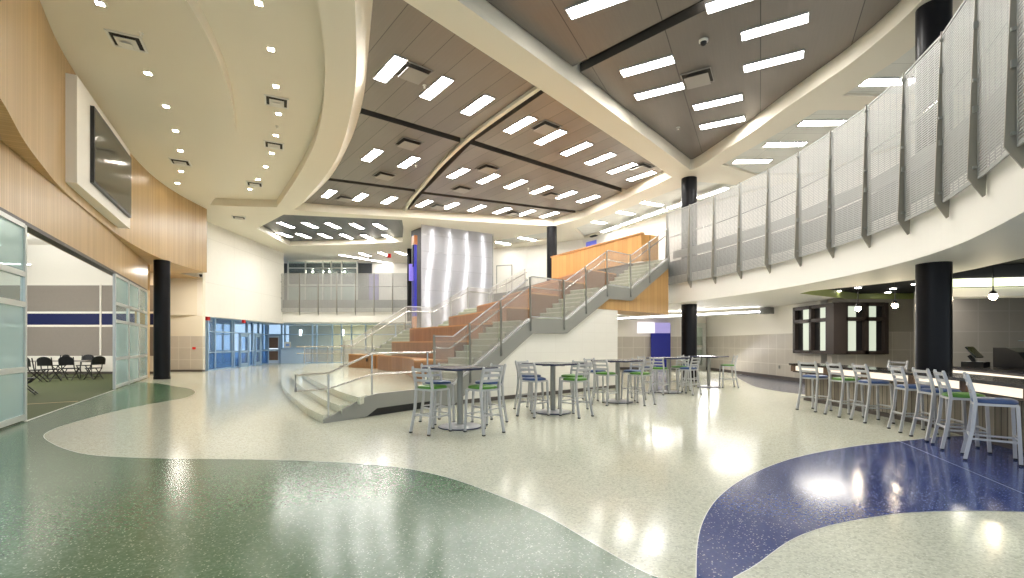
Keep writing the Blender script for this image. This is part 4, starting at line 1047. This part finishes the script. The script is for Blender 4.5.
for z in (3.2, 4.35, 5.5, 6.45, 7.35):
    q0 = sA + nn * 0.10; q1 = sB + nn * 0.10; mb.bar((q0.x, q0.y, z), (q1.x, q1.y, z), 0.02, 0.03)
for x in (0.0, L * 0.40, L * 0.64, L):
    q = sA + d * x + nn * 0.10; mb.bar((q.x, q.y, zb_), (q.x, q.y, zt_), 0.03, 0.02)
mb.build('joint_frame', silver, t)
mb = MB(); sC = Vector((-5.75, 27.4)); core = [(sA.x, sA.y + 0.45), (sB.x, sB.y + 0.45), (sB.x - 1.0, sB.y + 2.2), (sC.x, sC.y)]
mb.prism(core, 0.421, HB - 0.02); mb.build('shaft', plain('shaft_grey', (0.06, 0.06, 0.07), 0.6), t)
t = thing('vertical_banner_sign', 'tall narrow blue and orange sign on the left of the metal screen', 'sign', (-5.35, 26.3, 0))
rz = atan2(sC.y - sA.y, sC.x - sA.x)
MB().box((0, 0, 4.9), (0.42, 0.14, 3.9), rz).build('blue_panel', plain('royal_blue', (0.02, 0.02, 0.36), 0.4), t)
MB().box((0, 0, 7.1), (0.50, 0.18, 0.5), rz).build('orange_cap', orange, t)
MB().box((-0.02, -0.02, 6.25), (0.2, 0.2, 1.2), rz).build('dark_slot', blackm, t)
MB().box((0, 0, 1.8), (0.42, 0.14, 2.3), rz).build('orange_base', orange, t)
MB().box((-0.12, -0.05, 5.35), (0.18, 0.3, 0.9), rz).build('violet_light', plain('violet_glow', (0.12, 0.09, 0.5), 0.4, emit=(0.4, 0.3, 1.0, 0.25)), t)

# ================================================================ LOWER RIGHT: back walls, window bay, servery, counter
mb = MB(); mb.box((7.4, 27.1, 1.0), (7.2, 0.2, 1.72)); struct(mb.build('wall_tile_back', tile_b))
mb = MB(); mb.box((7.4, 27.1, 2.42), (7.2, 0.2, 1.12)); struct(mb.build('wall_back', white))
mb = MB(); mb.box((7.4, 27.05, 0.07), (7.2, 0.24, 0.14)); struct(mb.build('baseboard_back', base_dk))
mb = MB(); mb.box((11.05, 22.0, 1.0), (0.24, 10.0, 1.72)); struct(mb.build('wall_tile_right', tile_s))
mb = MB(); mb.box((11.05, 22.0, 2.42), (0.24, 10.0, 1.12)); struct(mb.build('wall_right', white))
mb = MB(); mb.box((11.02, 21.65, 0.07), (0.26, 10.6, 0.14)); struct(mb.build('baseboard_right', base_dk))
mb = MB(); mb.box((15.6, 16.55, 1.0), (9.3, 0.24, 1.72)); struct(mb.build('wall_tile_servery', tile_b))
mb = MB(); mb.box((15.6, 16.55, 2.42), (9.3, 0.24, 1.12)); struct(mb.build('wall_servery', plain('servery_beige', (0.42, 0.39, 0.33), 0.6)))
mb = MB(); mb.box((19.0, 12.0, 1.5), (0.2, 14, 3.0)); struct(mb.build('wall_servery_side', servwall))
mb = MB(); mb.box((14.0, 14.0, 1.49), (4.4, 0.2, 2.96)); struct(mb.build('wall_servery_partition', tiles('servery_tile', (0.20, 0.185, 0.165), (0.22, 0.20, 0.18), (0.26, 0.245, 0.22), (1, 0, 0), 0.9, 0.6)))
mb = MB(); mb.box((11.9, 13.85, 1.49), (0.3, 0.25, 2.96)); struct(mb.build('trim_5', plain('plum_dark', (0.06, 0.05, 0.07), 0.5)))
# glass sliver of a corridor door at the back corner
slab_door('door_6', (9.95, 26.9), (10.85, 26.9), 0, 2.6, alum, alum, glass=clear)
# window bay
t = bpy.data.objects.new('window_4', None); COL.objects.link(t); t.location = (10.95, 16.22, 1.1); struct(t)
zh = 1.72
bright = glow('lit_room_glass', (0.90, 1.0, 0.78), 0.45)
def bay_face(axis, L, xs, parent):
    mb = MB(); pn = MB(); dk = MB()
    def B(m, x, w, z, h, dep=0.12, off=0.0):
        if axis == 'y': m.box((-0.10 + off, x, z), (dep, w, h))
        else: m.box((x, -0.10 + off, z), (w, dep, h))
    for x in xs: B(mb, x, 0.13, zh / 2, zh, 0.2)
    for z in (0.05, 1.18, zh - 0.05): B(mb, L / 2, abs(L), z, 0.12, 0.2)
    mb.build('frame', bronze, parent)
    for a, b in zip(xs, xs[1:]):
        w = abs(b - a) - 0.14; c = (a + b) / 2
        for z, h in ((0.61, 1.0), (1.44, 0.40)):
            m = MB(); B(m, c, w, z, h, 0.02, 0.05); m.build('dark_pane', blackm, parent)
            m = MB(); B(m, c - w * 0.17, w * 0.56, z, h, 0.01, 0.02); m.build('pane', bright, parent)
bay_face('y', 2.15, [0.12, 1.1, 2.1], t); bay_face('x', 1.5, [0.2, 0.90, 1.56], t)
MB().box((-0.03, -0.03, zh / 2), (0.42, 0.42, zh)).build('corner_post', bronze, t)

# light cove beam along the back
t = thing('cove_light_beam', 'long bright metal light beam under the balcony at the back', 'light beam', (0, 0, 0))
ca, cb = (4.9, 26.2), (10.35, 20.0)
MB().thickwall([ca, cb], -0.30, 2.70, 2.74).build('tray', silver, t)
mb = MB(); mb.thickwall([ca, cb], -0.04, 2.74, 2.84); mb.build('fascia', silver, t)
mb = MB(); q = offset([ca, cb], -0.06); mb.thickwall(q, -0.22, 2.76, 2.80); mb.build('lens', glow('cove_white', (1, 0.98, 1.0), 7.0), t)
MB().box((10.55, 19.85, 2.82), (0.4, 0.4, 0.26), -0.85).build('end_box', steel_d, t)
t = thing('lit_sign', 'lit white and violet sign over the blue board at the back', 'sign', (7.7, 26.5, 2.35))
MB().box((-0.3, 0, 0), (0.95, 0.08, 0.62)).build('white_face', sgnglow, t); MB().box((0.6, 0, -0.02), (0.85, 0.08, 0.58)).build('violet_face', purpleglow, t)
o = MB().box((8.28, 26.75, 1.25), (1.08, 0.12, 2.5)).build('blue_board', blueboard); tag(o, 'tall deep blue board on the tiled back wall', 'board')
o = MB().box((11.0 - 0.09, 19.6, 0.5), (0.02, 0.09, 0.13)).build('wall_socket', steel); tag(o, 'small wall socket low on the tiled right wall', 'socket')

# curved counter
ce_ = catmull([(7.12, 12.35), (7.1, 11), (7.0, 9.6), (6.85, 8.2), (6.55, 7.0), (6.2, 5.9), (5.6, 4.6), (5.1, 3.7)], 6)
ct = thing('curved_counter', 'long curved dark-topped counter with backlit front panels under the balcony', 'counter')
bk = offset(ce_, 0.75) if offset(ce_, 0.75)[0][0] > ce_[0][0] else offset(ce_, -0.75)
sg = 1 if offset(ce_, 0.75)[0][0] > ce_[0][0] else -1
def off(d): return offset(ce_, sg * d)
def band(d0, d1, z0, z1, pts0=None): return MB().prism(off(d0) + off(d1)[::-1], z0, z1)
band(0, 0.75, 0.90, 0.945).build('countertop', ctop, ct, weld=False)
band(0.42, 0.68, 0.0, 0.72).build('base', slatw, ct, weld=False)
band(0.38, 0.70, 0.0, 0.08).build('kick_plate', base_dk, ct, weld=False)
band(0.10, 0.70, 0.72, 0.74).build('shelf', bronze, ct, weld=False)
e1 = resample(off(0.14), 1.32)
for i, (a, b) in enumerate(zip(e1, e1[1:])):
    a = Vector(a); b = Vector(b); dd = (b - a).normalized(); a2 = a + dd * 0.09; b2 = b - dd * 0.09; rz = atan2(dd.y, dd.x); m = (a2 + b2) / 2
    MB().box((m.x, m.y, 0.82), ((b2 - a2).length, 0.03, 0.115), rz).build('backlit_panel', barglow, ct)
    MB().box((a.x, a.y, 0.82), (0.17, 0.08, 0.16), rz).build('bracket', brown, ct)
# servery back counter and equipment
sb = thing('servery_counter', 'dark servery counter with a lit edge behind the curved counter', 'counter')
pts = [(9.95, 11.0), (9.5, 9.6), (8.95, 8.3), (8.3, 6.9)]
MB().thickwall(pts, 1.7, 0, 0.90).build('base', bronze, sb); MB().thickwall(pts, 1.75, 0.90, 0.94).build('countertop', ctop, sb)
MB().thickwall(offset(pts, -0.01), -0.012, 0.80, 0.86).build('lit_edge', barglow, sb)
t = thing('cash_register', 'black touchscreen till on the servery counter beside the column', 'till', (9.85, 10.2, 0.945), 0.5)
MB().box((0, 0, 0.06), (0.36, 0.36, 0.12)).build('base', blackm, t); MB().bar((0, 0, 0.1), (0.0, 0.1, 0.25), 0.08, 0.06).build('stem', blackm, t)
mb = MB(); mb.plate([(-0.19, -0.14), (0.19, -0.14), (0.19, 0.14), (-0.19, 0.14)], (0, 0.02, 0.32), (1, 0, 0), (0, 0.6, 0.8), (0, -0.8, 0.6), -0.015, 0.015); mb.build('screen', screen, t)
t = thing('food_display_case', 'black curved food case with a glass guard on the servery', 'display case', (10.85, 9.75, 0.945), -0.1)
mb = MB(); prof = [(-0.35, 0), (0.35, 0), (0.35, 0.42), (0.05, 0.42), (-0.2, 0.33), (-0.35, 0.16)]
mb.plate(prof, (-0.7, 0, 0), (0, 1, 0), (0, 0, 1), (1, 0, 0), 0, 1.7); mb.build('body', blackm, t)
MB().box((0.1, -0.345, 0.25), (0.55, 0.02, 0.2)).build('display_pane', clear, t)
for x in (-0.75, 0.15, 1.05): MB().tube([(x, -0.5, 0), (x, -0.5, 0.55)], 0.018, 8).build('post', stain, t)
MB().box((0.15, -0.5, 0.30), (1.8, 0.01, 0.4)).build('glass_guard', clear, t); MB().box((0.15, -0.42, 0.56), (1.8, 0.3, 0.012)).build('glass_top', frost, t)
# glowing cove band over the servery
t = thing('servery_cove_band', 'bright yellow-white light band above the servery right of the column', 'light band', (0, 0, 0))
a, b = (9.6, 10.4), (11.4, 9.1)
bd = [at(950, 285, 2.6)[:2], at(1040, 275, 2.6)[:2]]
bd = [(9.85, 10.8), (12.2, 10.3)]
MB().thickwall(bd, 0.05, 2.72, 2.90).build('lens', coveglow, t); MB().thickwall(offset(bd, 0.06), 0.5, 2.50, 2.70).build('soffit', white, t)
MB().thickwall(offset(bd, 0.07), 0.4, 2.70, 3.2).build('housing', blackm, t)
lightarea('cove_lamp', (8.4, 22.6, 2.6), 0.5, 120, (1, 0.97, 0.98), (radians(-35), 0, radians(-50)), sy=6)
for _x, _y, _e in ((9.5, 14.5, 45), (12.0, 13.0, 45), (10.8, 11.2, 30), (8.0, 17.5, 40), (6.5, 22.0, 45)):
    lightarea('soffit_fill', (_x, _y, 2.93), 1.4, _e, (1, 0.94, 0.84))  # added fill without fixtures, brightens the area under the balcony
lightarea('soffit_fill', (-15.9, 22.8, 4.8), 0.8, 70, (1, 0.95, 0.86))  # added fill, lifts the shaded tile wall below the bulkhead
for _x, _y, _e in ((-12.35, 17.9, 200), (-13.2, 19.9, 110)):
    _l = bpy.data.lights.new('downlight_beam', 'SPOT'); _l.energy = _e; _l.spot_size = radians(75); _l.spot_blend = 0.7; _l.color = (1, 0.9, 0.72); _l.shadow_soft_size = 0.3
    _o = bpy.data.objects.new('downlight_beam', _l); COL.objects.link(_o); _o.location = (_x, _y, HB - 0.05)
# halogen spots
for i, (p, Y) in enumerate((((858, 308.5), 13.2), ((895, 305.5), 12.6), ((993, 296.5), 10.0))):
    t = thing('spot_light', ['glaring halogen spot in front of the dark bay window', 'glaring halogen spot just left of the thick black column', 'glaring halogen spot above the servery right of the column'][i], 'spotlight',
              ((p[0] - 512) / 480 * Y, Y, 1.44 + (344 - p[1]) * Y / 480), 0, 'halogen spots over the counter')
    MB().lathe([(0.01, -0.07), (0.055, -0.045), (0.07, 0), (0.055, 0.045), (0.01, 0.07)], n=14).build('bulb', bulbm, t)
    hh = 3.2 - t.location.z; MB().tube([(0, 0, 0.04), (0, 0, hh)], 0.012, 6).build('stem', blackm, t); MB().lathe([(0.05, 0.035), (0.06, 0.09), (0.02, 0.13)], n=14).build('socket_cap', blackm, t)
for i, p in enumerate([(858, 287.5), (838, 291), (893, 288.5), (915, 284.0), (823, 291.3), (888, 292.3)]):
    q = at(*p, 3.215); o = MB().lathe([(0.09, 0), (0.09, -0.015), (0.075, -0.02)], n=16).build('downlight', glow('round_down%d' % i, (1, 0.95, 0.85), 12.0)); o.location = q
    tag(o, f'{ORD[i]} small round downlight in the black servery ceiling', 'downlight', 'round downlights in the black ceiling')
    if i: o['label'] = ['', 'round downlight above the dark bay window in black ceiling', 'round downlight left of the column, middle of the black ceiling', 'round downlight nearest the thick column in black ceiling', 'leftmost round downlight in the black servery ceiling', 'lowest round downlight near the green-lit ceiling edge'][i]
    else: o['label'] = 'round downlight at the front edge of the black ceiling'

# ================================================================ BAR STOOLS AND HIGH TABLES
def make_stool(sm):
    t = thing('bar_stool', '', 'bar stool')
    w = 0.19
    def rb(p, q, a, b, nm, m=silver, par=None): return MB().bar(p, q, a, b).build(nm, m, par or t)
    # front legs (+y), back legs run on up as back uprights
    for sx in (-1, 1):
        l = MB().bar((sx * w, 0.185, 0.70), (sx * (w + 0.015), 0.21, 0.015), 0.034, 0.034).build('leg', silver, t)
        MB().box((sx * (w + 0.0155), 0.211, 0.010), (0.038, 0.038, 0.02)).build('foot_cap', blackm, l)
        mb = MB(); pts = [(sx * (w + 0.02), -0.27, 0.015), (sx * w, -0.20, 0.40), (sx * w, -0.175, 0.72), (sx * w, -0.195, 0.86), (sx * w, -0.25, 1.05)]
        for a, b in zip(pts, pts[1:]): mb.bar(a, b, 0.036, 0.036)
        mb.lathe([(0.018, -0.005), (0.018, 0.012), (0.010, 0.02)], (sx * w, -0.25, 1.055), 10)
        l = mb.build('leg', silver, t, weld=False)
        MB().box((sx * (w + 0.0205), -0.271, 0.010), (0.04, 0.04, 0.02)).build('foot_cap', blackm, l)
    for z, y in ((1.025, -0.243), (0.935, -0.217), (0.85, -0.192)):
        vs = [(-w, y, z), (-w / 2, y - 0.018, z), (0, y - 0.024, z), (w / 2, y - 0.018, z), (w, y, z)]
        mb = MB()
        for a, b in zip(vs, vs[1:]): mb.bar(a, b, 0.014, 0.042)
        mb.build('back_slat', silver, t, weld=False)
    for z, a, b in ((0.30, (-w, 0.20), (w, 0.20)), (0.30, (-w, -0.22), (w, -0.22)), (0.27, (-w, -0.22), (-w, 0.20)), (0.27, (w, -0.22), (w, 0.20))):
        MB().bar((*a, z), (*b, z), 0.022, 0.022).build('stretcher', silver, t)
    mb = MB()
    for a, b in (((-w, 0.185), (w, 0.185)), ((-w, -0.18), (w, -0.18)), ((-w, -0.18), (-w, 0.185)), ((w, -0.18), (w, 0.185))): mb.bar((*a, 0.70), (*b, 0.70), 0.026, 0.03)
    mb.build('seat_frame', silver, t, weld=False)
    # cushion : rounded square with domed top
    vs = []; fs = []; n = 28
    rings = [(0.90, 0.712), (0.99, 0.718), (1.0, 0.738), (0.96, 0.755), (0.80, 0.766), (0.45, 0.772), (0.08, 0.774)]
    for sc_, z in rings:
        for k in range(n):
            a = 2 * pi * k / n; c_, s_ = cos(a), sin(a); e = 0.55
            x = (abs(c_) ** e) * (1 if c_ >= 0 else -1) * 0.205; y = (abs(s_) ** e) * (1 if s_ >= 0 else -1) * 0.205
            vs.append((x * sc_, y * sc_ + 0.005, z))
    for i in range(len(rings) - 1):
        for k in range(n): fs.append((i * n + k, i * n + (k + 1) % n, (i + 1) * n + (k + 1) % n, (i + 1) * n + k))
    mb = MB(); mb.add(vs, fs, 0, True); mb.add([vs[k] for k in range(n)], [tuple(range(n))], 0); mb.add(vs[-n:], [tuple(range(n))], 0, True)
    mb.build('seat', sm, t)
    return t
protos = {'blue': make_stool(seat_b), 'green': make_stool(seat_g)}; used = set()
def stool(x, y, fx, fy, color, label, group):
    rz = atan2(fy, fx) - pi / 2
    p = protos[color]
    if color not in used:
        used.add(color); p.location = (x, y, 0.003); p.rotation_euler.z = rz; p['label'] = label; p['group'] = group; return p
    return dup(p, (x, y, 0.003), rz, label, group)
def make_table():
    t = thing('high_table', '', 'table')
    MB().lathe([(0.375, 0.0), (0.38, 0.006), (0.375, 0.018)], n=40).build('base_rim', navy, t)
    MB().lathe([(0.36, 0.018), (0.34, 0.03), (0.10, 0.04), (0.07, 0.05)], n=40).build('base_plate', silver, t)
    MB().lathe([(0.055, 0.045), (0.055, 0.98)], n=20).build('pole', steel, t)
    mb = MB(); mb.bar((-0.3, 0, 0.992), (0.3, 0, 0.992), 0.06, 0.02); mb.bar((0, -0.3, 0.992), (0, 0.3, 0.992), 0.06, 0.02); mb.build('spider_bracket', steel_d, t)
    s = 0.50; c = 0.10; poly = []
    for cx, cy, a0 in ((s - c, s - c, 0), (-s + c, s - c, 90), (-s + c, -s + c, 180), (s - c, -s + c, 270)):
        for k in range(6): a = radians(a0 + 18 * k); poly.append((cx + c * cos(a), cy + c * sin(a)))
    top = MB().prism(poly, 1.004, 1.034).build('edge_band', navy, t); MB().prism([(x * 0.985, y * 0.985) for x, y in poly], 1.034, 1.038).build('tabletop', tabletop, t)
    return t
tb = make_table()
tabs = [((-0.90, 8.33), 'high square table nearest the camera beside the platform'), ((0.86, 10.1), 'second high table from the camera, in front of the white stair wall'), ((2.63, 11.95), 'third high table, near the end of the white stair wall'),
        ((4.66, 14.3), 'fourth high table, in front of the black column'), ((6.56, 16.0), 'farthest high table, in front of the tiled wall')]
names = ['nearest high table', 'second high table', 'third high table', 'fourth high table', 'farthest high table']
cols = [dict(fl='green', fr='green', bl='blue', br='blue'), dict(fl='blue', fr='green', bl='blue', br='green'), dict(fl='green', fr='green', bl='blue', br='blue'), dict(fl='green', fr='blue', bl='blue', br='green'), dict(fl='blue', fr='green')]
word = dict(fl='front left', fr='front right', bl='back left', br='back right')
for i, ((x, y), lab) in enumerate(tabs):
    rz = radians(44)
    if i == 0: tb.location = (x, y, 0.003); tb.rotation_euler.z = rz; tb['label'] = lab; tb['group'] = 'high tables'
    else: dup(tb, (x, y, 0.003), rz, lab, 'high tables')
    for k, c in cols[i].items():
        dx, dy = dict(fl=(-0.40, -0.47), fr=(0.42, -0.50), bl=(-0.46, 0.48), br=(0.48, 0.46))[k]
        if i == 4: dx, dy = (-0.62, 0.05) if k == 'fl' else (0.60, -0.10)
        j = random.uniform(-0.02, 0.02)
        stool(x + dx + j, y + dy, -dx + random.uniform(-.06, .06), -dy, c, f'{c}-seated bar stool at the {names[i]}, {word[k]} of it', 'bar stools at the high tables')
cs = [((6.57, 10.41), (0.9, 0.35), 'blue', 'blue-seated bar stool at the far left end of the counter'), ((6.67, 9.6), (1, 0.0), 'green', 'green-seated counter stool second from the far end'),
      ((6.7, 8.9), (1, -0.1), 'blue', 'blue-seated counter stool third from the far end'), ((6.6, 7.88), (0.95, -0.3), 'blue', 'blue-seated counter stool fourth from the far end, left of the column'),
      ((6.42, 7.2), (0.95, -0.25), 'blue', 'blue-seated counter stool fifth from the far end, before the column'), ((6.17, 6.57), (0.88, -0.47), 'green', 'green-seated counter stool next to the nearest one'), ((5.95, 5.93), (0.77, -0.64), 'blue', 'blue-seated counter stool nearest the camera')]
for (x, y), f, c, lab in cs: stool(x, y, *f, c, lab, 'bar stools along the curved counter')
stool(8.35, 10.6, -1, -0.3, 'blue', 'bar stool back seen behind the counter, left of the column', 'bar stools behind the counter')
stool(7.62, 6.95, -1, 0.3, 'blue', 'bar stool back behind the counter at the photo right edge', 'bar stools behind the counter')

# ================================================================ CAMERA, WORLD, EXTRA LAMPS
cam = bpy.data.cameras.new('camera'); co = bpy.data.objects.new('camera', cam); COL.objects.link(co)
co.location = (0, 0, H); co.rotation_euler = (pi / 2, 0, 0)
cam.sensor_width = 36; cam.lens = F / 1024 * 36; cam.shift_y = (HZ - 289) / 1024; cam.clip_end = 200
SC.camera = co
w = bpy.data.worlds.new('world'); SC.world = w; w.use_nodes = True
bg = w.node_tree.nodes['Background']; bg.inputs[0].default_value = (0.80, 0.90, 1.0, 1); bg.inputs[1].default_value = 0.85
SC.view_settings.view_transform = 'Standard'; SC.view_settings.look = 'None'; SC.view_settings.gamma = 1; SC.view_settings.use_curve_mapping = False
SC.view_settings.exposure = 0.58
SC.cycles.use_denoising = True
SC.cycles.max_bounces = 8; SC.cycles.transparent_max_bounces = 16
SC.cycles.sample_clamp_indirect = 8
